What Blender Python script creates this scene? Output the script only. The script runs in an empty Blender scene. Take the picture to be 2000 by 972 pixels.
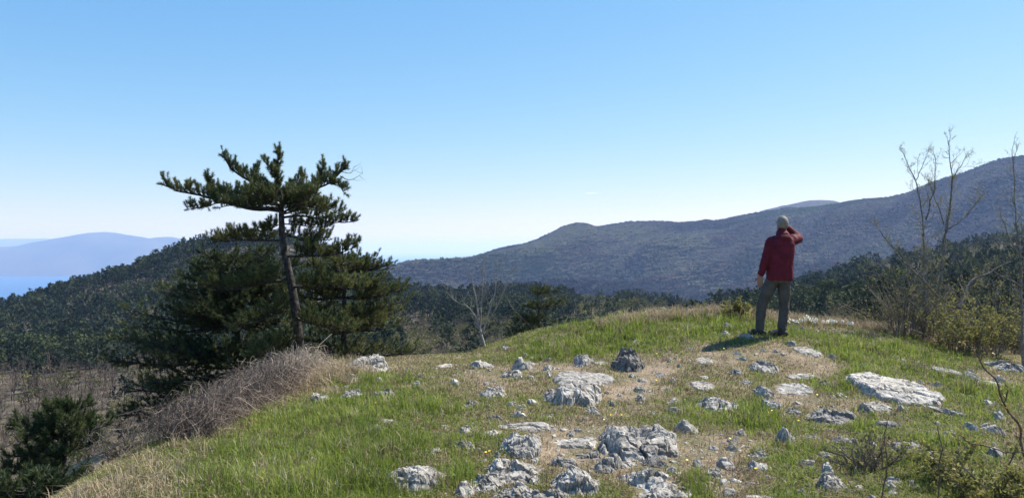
import bpy, bmesh, math
import numpy as np
from mathutils import Vector, Matrix

R = math.radians
scene = bpy.context.scene
col = scene.collection

# ------------------------------------------------------------------ camera
FPX = 1540.0                       # focal length in pixels of the 2000 px wide photograph
CAMZ = 1.6
cam_d = bpy.data.cameras.new('camera')
cam_d.sensor_width = 36.0
cam_d.lens = 36.0 * FPX / 2000.0
cam_d.clip_start = 0.05
cam_d.clip_end = 600000.0
cam = bpy.data.objects.new('camera', cam_d)
cam.location = (0, 0, CAMZ)
cam.rotation_euler = (R(90), 0, 0)
col.objects.link(cam)
scene.camera = cam

# ------------------------------------------------------------------ sky, sun, exposure
SUN_AZ, SUN_EL = 63.0, 52.0         # azimuth to the right of the view direction, elevation
world = bpy.data.worlds.new('World')
scene.world = world
world.use_nodes = True
wt = world.node_tree
bg = wt.nodes['Background']
sky = wt.nodes.new('ShaderNodeTexSky')
sky.sky_type = 'NISHITA'
sky.sun_disc = False
sky.sun_elevation = R(SUN_EL)
sky.sun_rotation = R(SUN_AZ)
sky.altitude = 500
sky.air_density = 1.0
sky.dust_density = 0.2
sky.ozone_density = 1.6
# tone of the sky: the blue channel flatter, the red channel steeper, as in the photograph
sp = wt.nodes.new('ShaderNodeSeparateColor'); cb = wt.nodes.new('ShaderNodeCombineColor')
wt.links.new(sky.outputs[0], sp.inputs[0])
for i_, (ex_, k_) in enumerate(((1.2, .52), (.75, 1.16), (.38, 2.65))):
    pw = wt.nodes.new('ShaderNodeMath'); pw.operation = 'POWER'; pw.inputs[1].default_value = ex_
    mu = wt.nodes.new('ShaderNodeMath'); mu.operation = 'MULTIPLY'; mu.inputs[1].default_value = k_
    wt.links.new(sp.outputs[i_], pw.inputs[0]); wt.links.new(pw.outputs[0], mu.inputs[0]); wt.links.new(mu.outputs[0], cb.inputs[i_])
wt.links.new(cb.outputs[0], bg.inputs[0])
bg.inputs[1].default_value = 0.1

sun_d = bpy.data.lights.new('sun', 'SUN')
sun_d.energy = 5.0
sun_d.angle = R(0.53)
sun_d.color = (1.0, 0.95, 0.86)
sun = bpy.data.objects.new('sun', sun_d)
sdir = Vector((math.sin(R(SUN_AZ)) * math.cos(R(SUN_EL)), math.cos(R(SUN_AZ)) * math.cos(R(SUN_EL)), math.sin(R(SUN_EL))))
sun.rotation_euler = sdir.to_track_quat('Z', 'Y').to_euler()
sun.location = (30, 30, 60)
col.objects.link(sun)

scene.view_settings.view_transform = 'Standard'
scene.view_settings.look = 'None'
scene.view_settings.exposure = 0.87
scene.view_settings.gamma = 1.0
scene.cycles.max_bounces = 6
scene.cycles.diffuse_bounces = 3
scene.cycles.transmission_bounces = 3
scene.cycles.volume_bounces = 1
scene.cycles.transparent_max_bounces = 6
scene.cycles.use_denoising = True

HAZE_DENSITY = 7.2e-5
HAZE_COLOR = (0.38, 0.56, 1.0, 1)

# ------------------------------------------------------------------ noise
def _hash(i, j, k, seed):
    h = (i.astype(np.int64) * 374761393 + j.astype(np.int64) * 668265263 + k.astype(np.int64) * 2147483647 + seed * 1274126177) & 0xffffffff
    h = ((h ^ (h >> 13)) * 1274126177) & 0xffffffff
    h = ((h ^ (h >> 16)) * 2246822519) & 0xffffffff
    return (h ^ (h >> 15)).astype(np.float64) / 4294967295.0

def vnoise(x, y, z=None, seed=0):
    x = np.asarray(x, float); y = np.asarray(y, float)
    z = np.zeros_like(x) if z is None else np.asarray(z, float)
    xi, yi, zi = np.floor(x), np.floor(y), np.floor(z)
    fx, fy, fz = x - xi, y - yi, z - zi
    fx = fx * fx * (3 - 2 * fx); fy = fy * fy * (3 - 2 * fy); fz = fz * fz * (3 - 2 * fz)
    r = 0
    for a in (0, 1):
        for b in (0, 1):
            for c in (0, 1):
                w = (fx if a else 1 - fx) * (fy if b else 1 - fy) * (fz if c else 1 - fz)
                r = r + w * _hash(xi + a, yi + b, zi + c, seed)
    return r * 2 - 1

def fbm(x, y, z=None, oct=4, seed=0, gain=0.5):
    r = 0; a = 1.0; s = 1.0; t = 0
    for o in range(oct):
        r = r + a * vnoise(np.asarray(x) * s, np.asarray(y) * s, None if z is None else np.asarray(z) * s, seed + o * 17)
        t += a; a *= gain; s *= 2.03
    return r / t

def smooth(a, b, x):
    t = np.clip((x - a) / (b - a), 0, 1)
    return t * t * (3 - 2 * t)

# ------------------------------------------------------------------ mesh helpers
def mesh_np(name, V, F, mats, smooth_=False, rnd=None, mat_index=None, uv=None):
    """V (n,3); F (m,3|4) array, or list of such arrays"""
    Fs = F if isinstance(F, list) else [F]
    Fs = [f for f in Fs if len(f)]
    me = bpy.data.meshes.new(name)
    V = np.asarray(V, np.float32)
    me.vertices.add(len(V)); me.vertices.foreach_set('co', V.ravel())
    tot = sum(f.size for f in Fs)
    me.loops.add(tot)
    me.loops.foreach_set('vertex_index', np.concatenate([f.ravel() for f in Fs]).astype(np.int32))
    st = []; o = 0
    for f in Fs:
        st.append(o + np.arange(len(f)) * f.shape[1]); o += f.size
    st = np.concatenate(st).astype(np.int32)
    me.polygons.add(len(st))
    me.polygons.foreach_set('loop_start', st)
    for m in (mats if isinstance(mats, (list, tuple)) else [mats]):
        me.materials.append(m)
    if mat_index is not None:
        me.polygons.foreach_set('material_index', np.asarray(mat_index, np.int32))
    me.polygons.foreach_set('use_smooth', np.full(len(st), bool(smooth_)))
    me.update(calc_edges=True)
    if rnd is not None:
        a = me.attributes.new('rnd', 'FLOAT', 'POINT')
        a.data.foreach_set('value', np.asarray(rnd, np.float32))
    return me

def link(name, me, parent=None, loc=None):
    o = bpy.data.objects.new(name, me)
    col.objects.link(o)
    if parent: o.parent = parent
    if loc is not None: o.location = loc
    return o

def tag(o, label=None, cat=None, group=None, kind=None):
    if label: o['label'] = label
    if cat: o['category'] = cat
    if group: o['group'] = group
    if kind: o['kind'] = kind
    return o

def empty(name, loc, label, cat, group=None, rz=0.0):
    o = bpy.data.objects.new(name, None)
    o.empty_display_size = 0.2
    col.objects.link(o)
    o.location = loc; o.rotation_euler = (0, 0, rz)
    return tag(o, label, cat, group)

def copy_tree(o, parent=None):
    c = o.copy(); col.objects.link(c)
    if parent: c.parent = parent
    for ch in o.children:
        copy_tree(ch, c)
    return c

def tubes(lines, sides=5):
    """lines: list of (pts (n,3), radii (n,)); returns V,F"""
    Vs, Fs = [], []; o = 0
    ang = np.arange(sides) * 2 * np.pi / sides
    ca, sa = np.cos(ang), np.sin(ang)
    for P, r in lines:
        P = np.asarray(P, float); r = np.asarray(r, float)
        n = len(P)
        T = np.gradient(P, axis=0)
        T /= np.linalg.norm(T, axis=1)[:, None] + 1e-9
        ref = np.array([0.31, 0.17, 0.93]) if abs(T[0][2]) < .8 else np.array([0.9, 0.3, .1])
        A = np.cross(T, ref); A /= np.linalg.norm(A, axis=1)[:, None] + 1e-9
        B = np.cross(T, A)
        ring = P[:, None] + r[:, None, None] * (A[:, None] * ca[None, :, None] + B[:, None] * sa[None, :, None])
        Vs.append(ring.reshape(-1, 3))
        i = np.arange(n - 1)[:, None] * sides; j = np.arange(sides)[None]; jn = (j + 1) % sides
        f = np.stack([i + j, i + jn, i + sides + jn, i + sides + j], -1).reshape(-1, 4) + o
        Fs.append(f)
        o += n * sides
    return (np.concatenate(Vs), np.concatenate(Fs)) if Vs else (np.zeros((0, 3)), np.zeros((0, 4), int))

def curve(pts, n=12, wob=0.0, rng=None):
    """smooth polyline (Catmull-Rom) through pts"""
    P = np.asarray(pts, float)
    if len(P) == 2:
        P = np.array([P[0], P[0] * .5 + P[1] * .5, P[1]])
    Q = np.vstack([2 * P[0] - P[1], P, 2 * P[-1] - P[-2]])
    u = np.linspace(0, len(P) - 1 - 1e-6, n); k = u.astype(int); t = (u - k)[:, None]
    a, b, c, d = Q[k], Q[k + 1], Q[k + 2], Q[k + 3]
    C = .5 * ((2 * b) + (c - a) * t + (2 * a - 5 * b + 4 * c - d) * t ** 2 + (3 * b - a - 3 * c + d) * t ** 3)
    if wob and rng is not None:
        W = rng.normal(0, wob, C.shape); W[0] = 0; W[1:-1] = (W[1:-1] + W[:-2] + W[2:]) / 2
        C = C + W
    return C

def frames(D, roll):
    """rotation matrices whose z axis = D"""
    D = D / (np.linalg.norm(D, axis=1)[:, None] + 1e-9)
    ref = np.tile([0.0, 0, 1], (len(D), 1)); m = np.abs(D[:, 2]) > .95; ref[m] = [1, 0, 0]
    A = np.cross(ref, D); A /= np.linalg.norm(A, axis=1)[:, None] + 1e-9
    B = np.cross(D, A)
    c, s = np.cos(roll)[:, None], np.sin(roll)[:, None]
    A2 = A * c + B * s; B2 = -A * s + B * c
    return np.stack([A2, B2, D], axis=2)

def instance(V, F, pos, M, scale, rnd=None, vr=None):
    """V,F template; M (n,3,3); scale (n,) or (n,3)"""
    sc = np.asarray(scale, float)
    if sc.ndim == 1: sc = np.repeat(sc[:, None], 3, 1)
    W = np.einsum('nij,nvj->nvi', M, V[None] * sc[:, None, :]) + pos[:, None]
    n, v = len(pos), len(V)
    FF = (F[None] + (np.arange(n) * v)[:, None, None]).reshape(-1, F.shape[1])
    rr = None
    if rnd is not None:
        rr = np.repeat(rnd, v) + (np.tile(vr, n) if vr is not None else 0)
    return W.reshape(-1, 3), FF, rr

def merge(parts):
    Vs, Fs, Rs = [], [], []; o = 0
    for p in parts:
        if len(p[0]) == 0: continue
        Vs.append(p[0]); Fs.append(p[1] + o); Rs.append(p[2] if len(p) > 2 and p[2] is not None else np.zeros(len(p[0])))
        o += len(p[0])
    return np.concatenate(Vs), np.concatenate(Fs), np.concatenate(Rs)

# ------------------------------------------------------------------ materials
def new_mat(name):
    m = bpy.data.materials.new(name); m.use_nodes = True
    nt = m.node_tree; nt.nodes.clear()
    out = nt.nodes.new('ShaderNodeOutputMaterial')
    return m, nt, out

def ramp(nt, fac, stops):
    n = nt.nodes.new('ShaderNodeValToRGB')
    e = n.color_ramp.elements
    while len(e) > 1: e.remove(e[-1])
    for i, (p, c) in enumerate(stops):
        k = e[0] if i == 0 else e.new(p)
        k.position = p; k.color = (*c, 1) if len(c) == 3 else c
    nt.links.new(fac, n.inputs[0])
    return n.outputs[0]

def noise_n(nt, scale, detail=4, rough=.55, vec=None, obj=False):
    n = nt.nodes.new('ShaderNodeTexNoise')
    n.inputs['Scale'].default_value = scale; n.inputs['Detail'].default_value = detail; n.inputs['Roughness'].default_value = rough
    if vec is None:
        if obj:
            t = nt.nodes.new('ShaderNodeTexCoord'); vec = t.outputs['Object']
        else:
            g = nt.nodes.new('ShaderNodeNewGeometry'); vec = g.outputs['Position']
    nt.links.new(vec, n.inputs['Vector'])
    return n.outputs['Fac']

def mixc(nt, fac, a, b):
    n = nt.nodes.new('ShaderNodeMix'); n.data_type = 'RGBA'
    for s, v in ((0, fac), (6, a), (7, b)):
        if hasattr(v, 'is_output') or isinstance(v, bpy.types.NodeSocket): nt.links.new(v, n.inputs[s])
        else: n.inputs[s].default_value = v if s == 0 else (*v, 1)
    return n.outputs[2]

def mathn(nt, op, a, b=None):
    n = nt.nodes.new('ShaderNodeMath'); n.operation = op
    for i, v in enumerate((a, b)):
        if v is None: continue
        if isinstance(v, bpy.types.NodeSocket): nt.links.new(v, n.inputs[i])
        else: n.inputs[i].default_value = v
    return n.outputs[0]

def leaf_mat(name, stops, trans=0.35, rough=.6, spec=.3, tcol=None):
    """stops on the 'rnd' attribute; diffuse/glossy mixed with translucency"""
    m, nt, out = new_mat(name)
    a = nt.nodes.new('ShaderNodeAttribute'); a.attribute_name = 'rnd'
    c = ramp(nt, a.outputs['Fac'], stops)
    p = nt.nodes.new('ShaderNodeBsdfPrincipled')
    p.inputs['Roughness'].default_value = rough
    p.inputs['Specular IOR Level'].default_value = spec
    nt.links.new(c, p.inputs['Base Color'])
    if trans > 0:
        t = nt.nodes.new('ShaderNodeBsdfTranslucent')
        if tcol:
            mm = nt.nodes.new('ShaderNodeMix'); mm.data_type = 'RGBA'; mm.blend_type = 'MULTIPLY'
            mm.inputs[0].default_value = 1
            nt.links.new(c, mm.inputs[6]); mm.inputs[7].default_value = (*tcol, 1)
            nt.links.new(mm.outputs[2], t.inputs[0])
        else:
            nt.links.new(c, t.inputs[0])
        x = nt.nodes.new('ShaderNodeMixShader'); x.inputs[0].default_value = trans
        nt.links.new(p.outputs[0], x.inputs[1]); nt.links.new(t.outputs[0], x.inputs[2])
        nt.links.new(x.outputs[0], out.inputs[0])
    else:
        nt.links.new(p.outputs[0], out.inputs[0])
    return m

def noise_mat(name, scale, stops, rough=.9, bump=0, bscale=None, detail=5, obj=False, spec=.2, bdist=.02):
    m, nt, out = new_mat(name)
    p = nt.nodes.new('ShaderNodeBsdfPrincipled')
    p.inputs['Roughness'].default_value = rough; p.inputs['Specular IOR Level'].default_value = spec
    nt.links.new(ramp(nt, noise_n(nt, scale, detail, obj=obj), stops), p.inputs['Base Color'])
    if bump:
        b = nt.nodes.new('ShaderNodeBump'); b.inputs['Strength'].default_value = bump; b.inputs['Distance'].default_value = bdist
        nt.links.new(noise_n(nt, bscale or scale * 4, 6, .65, obj=obj), b.inputs['Height'])
        nt.links.new(b.outputs[0], p.inputs['Normal'])
    nt.links.new(p.outputs[0], out.inputs[0])
    return m

# soil of the knoll: litter, dry stalks and pale limestone grit
def soil_mat():
    m, nt, out = new_mat('soil')
    p = nt.nodes.new('ShaderNodeBsdfPrincipled'); p.inputs['Roughness'].default_value = .95; p.inputs['Specular IOR Level'].default_value = .1
    a = ramp(nt, noise_n(nt, 2.2, 6, .6), [(.3, (.075, .085, .03)), (.46, (.15, .12, .065)), (.58, (.3, .215, .15)), (.75, (.42, .33, .26))])
    b = ramp(nt, noise_n(nt, 38, 5, .7), [(.35, (.05, .045, .025)), (.5, (.2, .16, .1)), (.68, (.46, .4, .31))])
    nt.links.new(mixc(nt, .5, a, b), p.inputs['Base Color'])
    bu = nt.nodes.new('ShaderNodeBump'); bu.inputs['Strength'].default_value = .8; bu.inputs['Distance'].default_value = .03
    nt.links.new(noise_n(nt, 30, 6, .7), bu.inputs['Height']); nt.links.new(bu.outputs[0], p.inputs['Normal'])
    nt.links.new(p.outputs[0], out.inputs[0])
    return m

def slope_mat():
    """far mountain side: bare broadleaf woods, olive scrub, dark patches of pine and painted slope shade, pale clearings"""
    m, nt, out = new_mat('mountain_side')
    p = nt.nodes.new('ShaderNodeBsdfPrincipled'); p.inputs['Roughness'].default_value = 1; p.inputs['Specular IOR Level'].default_value = 0
    a = ramp(nt, noise_n(nt, .004, 8, .68), [(.32, (.02, .03, .02)), (.42, (.045, .042, .032)), (.52, (.085, .068, .055)), (.62, (.065, .07, .035)), (.75, (.12, .1, .075))])
    b = ramp(nt, noise_n(nt, .05, 6, .75), [(.36, (.02, .022, .016)), (.5, (.07, .062, .045)), (.66, (.16, .14, .1))])
    big = ramp(nt, noise_n(nt, .0013, 3, .5), [(.44, (0, 0, 0)), (.56, (1, 1, 1))])  # broad dark areas: pine stands plus hillside shade put into the colour
    nt.links.new(mixc(nt, big, mixc(nt, .3, a, (.02, .028, .02)), mixc(nt, .5, a, b)), p.inputs['Base Color'])
    bu = nt.nodes.new('ShaderNodeBump'); bu.inputs['Strength'].default_value = 1; bu.inputs['Distance'].default_value = 14
    nt.links.new(noise_n(nt, .035, 6, .75), bu.inputs['Height']); nt.links.new(bu.outputs[0], p.inputs['Normal'])
    nt.links.new(p.outputs[0], out.inputs[0])
    return m

M_soil = soil_mat()
M_floor = noise_mat('forest_floor', .15, [(.35, (.05, .045, .03)), (.55, (.1, .08, .055)), (.7, (.14, .115, .08))], 1, .6, 1.2, bdist=.3)
M_slope = slope_mat()

# ------------------------------------------------------------------ terrain function
def px2xy(px, Y): return (px - 1000.0) / FPX * Y
def pz(py, Y): return CAMZ - (py - 486.0) / FPX * Y

EDGE = [(-1.9, -40), (-1.9, 0)] + [(px2xy(a, Y), Y) for a, b, Y in
        [(330, 985, 4.7), (372, 890, 6.2), (420, 840, 7.3), (520, 790, 8.8), (600, 745, 10.5), (690, 712, 12), (850, 700, 12.8),
         (980, 692, 13.2), (1050, 665, 13.5), (1120, 642, 13.8), (1240, 622, 14), (1400, 612, 14), (1560, 630, 13.6), (1700, 645, 13.4),
         (1850, 690, 12.5), (2000, 700, 12.5)]] + [(10.5, 11), (12, 5), (14, -40)]
EDGE = np.array(EDGE, float)
CTRL = [(px2xy(a, Y), Y, pz(b, Y)) for a, b, Y in
        [(330, 985, 4.7), (372, 890, 6.2), (420, 840, 7.3), (520, 790, 8.8), (600, 745, 10.5), (690, 712, 12), (850, 700, 12.8),
         (980, 692, 13.2), (1050, 665, 13.5), (1120, 642, 13.8), (1240, 622, 14), (1400, 612, 14), (1560, 630, 13.6), (1700, 645, 13.4),
         (1850, 690, 12.5), (2000, 700, 12.5), (1515, 656, 11.7), (1000, 860, 6.7), (1000, 780, 8.6), (1000, 725, 10.8), (1300, 780, 8.7),
         (1400, 715, 10.2), (1700, 800, 8), (1700, 700, 11), (1000, 972, 5.1), (1500, 972, 5.1), (1900, 972, 5.1), (700, 860, 6.8), (700, 780, 8.9)]]
CTRL += [(10.5, 11, -.45), (12, 5, -.5), (14, -40, -1), (-1.9, -40, -.5), (-1.9, 0, 0), (4, 0, 0), (4, -10, 0), (9, 0, -.2), (4, -40, -.5)]
CTRL = np.array(CTRL)
_D = np.linalg.norm(CTRL[:, None, :2] - CTRL[None, :, :2], axis=2)
_n = len(CTRL)
_A = np.zeros((_n + 1, _n + 1)); _A[:_n, :_n] = -_D - np.eye(_n) * .25; _A[:_n, _n] = 1; _A[_n, :_n] = 1
_W = np.linalg.solve(_A, np.append(CTRL[:, 2], 0))

def plateau(x, y):
    r = np.full(x.shape, _W[_n])
    for i in range(_n):
        r -= _W[i] * np.sqrt((x - CTRL[i, 0]) ** 2 + (y - CTRL[i, 1]) ** 2 + .12)
    return r

def edge_info(x, y):
    """nearest point on the knoll's edge, distance (negative inside)"""
    best = np.full(x.shape, 1e18); nx = np.zeros_like(x); ny = np.zeros_like(x)
    inside = np.zeros(x.shape, bool)
    P = EDGE; n = len(P)
    for i in range(n):
        a = P[i]; b = P[(i + 1) % n]; d = b - a
        t = np.clip(((x - a[0]) * d[0] + (y - a[1]) * d[1]) / (d @ d), 0, 1)
        qx = a[0] + t * d[0]; qy = a[1] + t * d[1]
        dd = (x - qx) ** 2 + (y - qy) ** 2
        m = dd < best
        best = np.where(m, dd, best); nx = np.where(m, qx, nx); ny = np.where(m, qy, ny)
        c = (a[1] > y) != (b[1] > y)
        if a[1] != b[1]:
            xi = (b[0] - a[0]) * (y - a[1]) / (b[1] - a[1]) + a[0]
            inside ^= c & (x < xi)
    d = np.sqrt(best)
    return nx, ny, np.where(inside, -d, d)

# far ground: rows of (radius, pixel row) per pixel column
NPX = np.array([-600, 0, 200, 400, 560, 700, 800, 1000, 1200, 1400, 1550, 1700, 1850, 2000, 2600], float)
NR = np.array([60, 120, 250, 400, 550, 700, 900, 1500, 2000, 2500, 3200, 3900, 6500], float)
NPY = {
    -600: [1150, 950, 780, 720, 690, 680, 720, 850, 760, 700, 640, 630, 605],
    0:    [1150, 935, 765, 690, 640, 612, 660, 800, 740, 690, 640, 624, 605],
    200:  [1150, 905, 745, 670, 600, 551, 600, 800, 740, 690, 640, 624, 605],
    400:  [1100, 865, 720, 645, 560, 493, 530, 760, 740, 690, 640, 624, 605],
    560:  [1050, 835, 710, 620, 540, 480, 520, 720, 720, 680, 640, 624, 605],
    700:  [1000, 800, 695, 635, 570, 525, 560, 720, 650, 600, 545, 600, 605],
    800:  [980, 800, 690, 630, 600, 575, 600, 700, 600, 562, 521, 560, 605],
    1000: [930, 770, 680, 630, 605, 588, 620, 700, 610, 552, 484, 520, 605],
    1200: [900, 750, 665, 620, 603, 594, 630, 720, 620, 548, 443, 490, 600],
    1400: [900, 750, 655, 622, 610, 603, 640, 730, 640, 560, 437, 470, 600],
    1550: [870, 730, 640, 605, 585, 575, 620, 720, 620, 530, 414, 450, 590],
    1700: [850, 700, 610, 570, 548, 530, 580, 700, 600, 500, 392, 440, 580],
    1850: [820, 690, 600, 550, 518, 500, 540, 650, 560, 470, 352, 420, 560],
    2000: [820, 690, 590, 535, 498, 472, 500, 600, 520, 430, 311, 380, 540],
    2600: [820, 690, 590, 520, 470, 440, 460, 500, 440, 350, 280, 300, 420],
}
NA = np.arctan2(NPX - 1000, FPX)
NZ = np.array([[CAMZ - (py - 486) / FPX * r * math.cos(a) for py, r in zip(NPY[int(p)], NR)] for p, a in zip(NPX, NA)])

def _cub(p0, p1, p2, p3, t):
    return p1 + .5 * t * (p2 - p0 + t * (2 * p0 - 5 * p1 + 4 * p2 - p3 + t * (3 * (p1 - p2) + p3 - p0)))

def zfar(x, y):
    a = np.clip(np.arctan2(x, np.where(np.abs(y) < 1e-6, 1e-6, y)), NA[0], NA[-1])
    r = np.hypot(x, y)
    k = np.clip(np.searchsorted(NA, a) - 1, 0, len(NA) - 2)
    t = (a - NA[k]) / (NA[k + 1] - NA[k]); t = t * t * (3 - 2 * t) * .5 + t * .5
    lr = np.clip(np.log(np.maximum(r, 1)), np.log(NR[0]), np.log(NR[-1]) - 1e-6)
    L = np.log(NR)
    j = np.clip(np.searchsorted(L, lr) - 1, 0, len(NR) - 2)
    u = (lr - L[j]) / (L[j + 1] - L[j])
    def col_(kk):
        g = lambda jj: NZ[kk, np.clip(jj, 0, len(NR) - 1)]
        return _cub(g(j - 1), g(j), g(j + 1), g(j + 2), u)
    z = col_(k) * (1 - t) + col_(k + 1) * t
    z = z + 7.0 * smooth(90, 500, r) * (1 - smooth(700, 1200, r)) * fbm(x / 90., y / 90., oct=4, seed=5)
    m = smooth(1700, 2300, r) * (1 - smooth(3300, 4000, r))
    xr = x * .8 + y * .6; yr = -x * .6 + y * .8
    rid = 1 - np.abs(fbm(xr / 1100., yr / 480., oct=4, seed=9)) * 2
    z = z + m * (rid - .6) * 190 * (1 - smooth(2500, 3150, r))
    z = z + m * (6 * fbm(x / 60., y / 60., oct=3, seed=3))
    return z

CREST = np.array([(640, 560), (700, 548), (770, 528), (800, 519), (820, 514), (840, 517), (860, 518), (900, 508), (960, 491), (1010, 477), (1050, 465), (1085, 449), (1100, 441), (1125, 435), (1145, 437), (1165, 445),
                  (1200, 438), (1230, 433), (1280, 432), (1330, 437), (1400, 432), (1450, 421), (1500, 414), (1560, 407), (1600, 404), (1650, 396), (1700, 388), (1745, 383), (1780, 376), (1850, 346), (1900, 330), (1950, 314), (2000, 305), (2100, 285), (2300, 250)], float)
def crest_fix(x, y, r):
    a = np.arctan2(x, np.maximum(y, 1e-6))
    px = 1000 + FPX * np.tan(np.clip(a, -.6, .75))
    t = lambda P: CAMZ - (np.interp(px, P[:, 0], P[:, 1]) + 5 - 486) / FPX * 3200 * np.cos(np.arctan((px - 1000) / FPX))
    have = np.interp(px, NPX, [NPY[int(p)][10] for p in NPX])
    have = CAMZ - (have - 486) / FPX * 3200 * np.cos(np.arctan((px - 1000) / FPX))
    w = smooth(2500, 3200, r) * (1 - smooth(3250, 3900, r))
    on = smooth(640, 760, px)
    return on * w * (t(CREST) - have) * 1.0

def H(x, y):
    x = np.asarray(x, float); y = np.asarray(y, float)
    sh = x.shape; x = x.ravel(); y = y.ravel()
    z = np.zeros_like(x)
    r = np.hypot(x, y)
    nm = r < 62
    if nm.any():
        xn, yn = x[nm], y[nm]
        ex, ey, d = edge_info(xn, yn)
        out = d > 0
        p = plateau(np.where(out, ex, xn), np.where(out, ey, yn))
        dd = np.where(out, d, 0)
        k = .55 + .55 * smooth(-2, -8, xn) * (1 - smooth(11, 15, yn))
        kl = smooth(-2, -8, xn) + smooth(-2.2, -3.2, xn) * .35
        z[nm] = p - k * (np.sqrt(dd ** 2 + 9) - 3) - np.clip(kl, 0, 1) * .9 * (np.sqrt(dd ** 2 + .5) - .707) * np.exp(-dd / 9) * (1 - smooth(10, 11.5, yn)) + .035 * fbm(xn * 1.6, yn * 1.6, oct=4, seed=2) + .012 * fbm(xn * 7, yn * 7, oct=3, seed=4)
    fm = r > 24
    if fm.any():
        zf = zfar(x[fm], y[fm]) + crest_fix(x[fm], y[fm], r[fm])
        back = smooth(.2, -.3, y[fm] / r[fm])
        zf = zf * (1 - back) + back * (-.012 * r[fm] - 1)
        w = smooth(math.log(25), math.log(60), np.log(r[fm]))
        z[fm] = z[fm] * (1 - w) + zf * w
    return z.reshape(sh)

def Hs(x, y): return float(H(np.array([x]), np.array([y]))[0])

_ys = np.concatenate([np.linspace(2.5, 20, 900), np.geomspace(20.1, 3000, 1400)])
def ground_at(px, py):
    """point of the ground seen at a pixel of the photograph"""
    X = (px - 1000) / FPX * _ys
    Z = CAMZ - (py - 486) / FPX * _ys
    h = H(X, _ys)
    i = np.argmax(h > Z)
    if not (h > Z).any():
        i = 0
    return np.array([X[i], _ys[i], h[i]])

def at(px, py, Y): return np.array([(px - 1000) / FPX * Y, Y, CAMZ - (py - 486) / FPX * Y])

# ------------------------------------------------------------------ ground sheet
def build_ground():
    a_in = np.linspace(R(-37), R(37), 860)
    a_out = np.concatenate([np.linspace(R(37), R(323), 150)[1:-1]])
    A = np.concatenate([a_in, a_out])
    rr = np.concatenate([[.6], np.geomspace(1.2, 3.8, 14), np.linspace(3.95, 16, 230), np.geomspace(16.2, 60, 70), np.geomspace(61, 1900, 130), np.geomspace(1915, 3500, 190), np.geomspace(3530, 9000, 25)])
    AA, RR = np.meshgrid(A, rr)
    X = RR * np.sin(AA); Y = RR * np.cos(AA)
    Z = H(X, Y)
    Z = np.where(RR > 6500, np.minimum(Z, -500 - (RR - 6500) * .03), Z)
    Z = np.where(RR > 8900, -520, Z)
    na, nr = len(A), len(rr)
    V = np.stack([X, Y, Z], -1).reshape(-1, 3)
    i = np.arange(nr - 1)[:, None] * na; j = np.arange(na)[None]; jn = (j + 1) % na
    F = np.stack([i + j, i + jn, i + na + jn, i + na + j], -1).reshape(-1, 4)[:, ::-1]
    rf = np.repeat((rr[:-1] + rr[1:]) / 2, na)
    mi = np.where(rf < 30, 0, np.where(rf < 1300, 1, 2))
    V = np.vstack([V, [[0, 0, Hs(0, 0)]]]); c = len(V) - 1
    F2 = np.stack([np.full(na, c), (np.arange(na) + 1) % na, np.arange(na)], -1)
    me = mesh_np('ground', V, [F, F2], [M_soil, M_floor, M_slope], True, mat_index=np.concatenate([mi, np.zeros(na, int)]))
    tag(link('ground', me), 'ground of the grassy knoll falling to wooded valleys and a mountain side', kind='structure')
build_ground()

# ------------------------------------------------------------------ sea and islands
SEA = -500.0
def build_sea():
    m, nt, out = new_mat('sea_water')
    p = nt.nodes.new('ShaderNodeBsdfPrincipled')
    p.inputs['Base Color'].default_value = (.008, .075, .24, 1); p.inputs['Roughness'].default_value = .5
    p.inputs['IOR'].default_value = 1.33
    b = nt.nodes.new('ShaderNodeBump'); b.inputs['Strength'].default_value = .5; b.inputs['Distance'].default_value = 3.0
    nt.links.new(noise_n(nt, .02, 6, .6), b.inputs['Height']); nt.links.new(b.outputs[0], p.inputs['Normal'])
    nt.links.new(p.outputs[0], out.inputs[0])
    s = 118000.
    V = np.array([[-s, -s, SEA], [s, -s, SEA], [s, s, SEA], [-s, s, SEA]])
    tag(link('sea', mesh_np('sea', V, np.array([[0, 1, 2, 3]]), m)), 'blue sea stretching to the horizon', kind='structure')
build_sea()

def build_ridge(name, label, pts, Y, depth, mat, zbase=SEA - 5, seed=0, n=520, rough=.05):
    """a long hill range: pts = (px, py) of the skyline, at distance Y"""
    pts = np.array(pts, float)
    px = np.linspace(pts[0, 0], pts[-1, 0], n)
    py = np.interp(px, pts[:, 0], pts[:, 1])
    ker = np.hanning(7); ker /= ker.sum()
    py = np.convolve(np.pad(py, 3, 'edge'), ker, 'valid')
    v = np.linspace(-1, 1, 61)
    PX, VV = np.meshgrid(px, v)
    zt = CAMZ - (py - 486 + 1.6 * fbm(px / 22., px * 0 + seed, oct=3, seed=seed)) / FPX * Y
    Yg = Y + VV * depth
    X = (PX - 1000) / FPX * Y
    prof = np.cos(VV * np.pi / 2) ** .9
    Z = zbase + (zt[None] - zbase) * prof
    hgt = (zt[None] - zbase)
    Z = Z + rough * hgt * fbm(X / (depth * .35), Yg / (depth * .25), oct=5, seed=seed) * prof * (1.02 - prof) * 3
    V = np.stack([X, Yg, Z], -1).reshape(-1, 3)
    i = np.arange(60)[:, None] * n; j = np.arange(n - 1)[None]
    F = np.stack([i + j, i + j + 1, i + n + j + 1, i + n + j], -1).reshape(-1, 4)
    tag(link(name, mesh_np(name, V, F, mat, True)), label, kind='structure')

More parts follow.
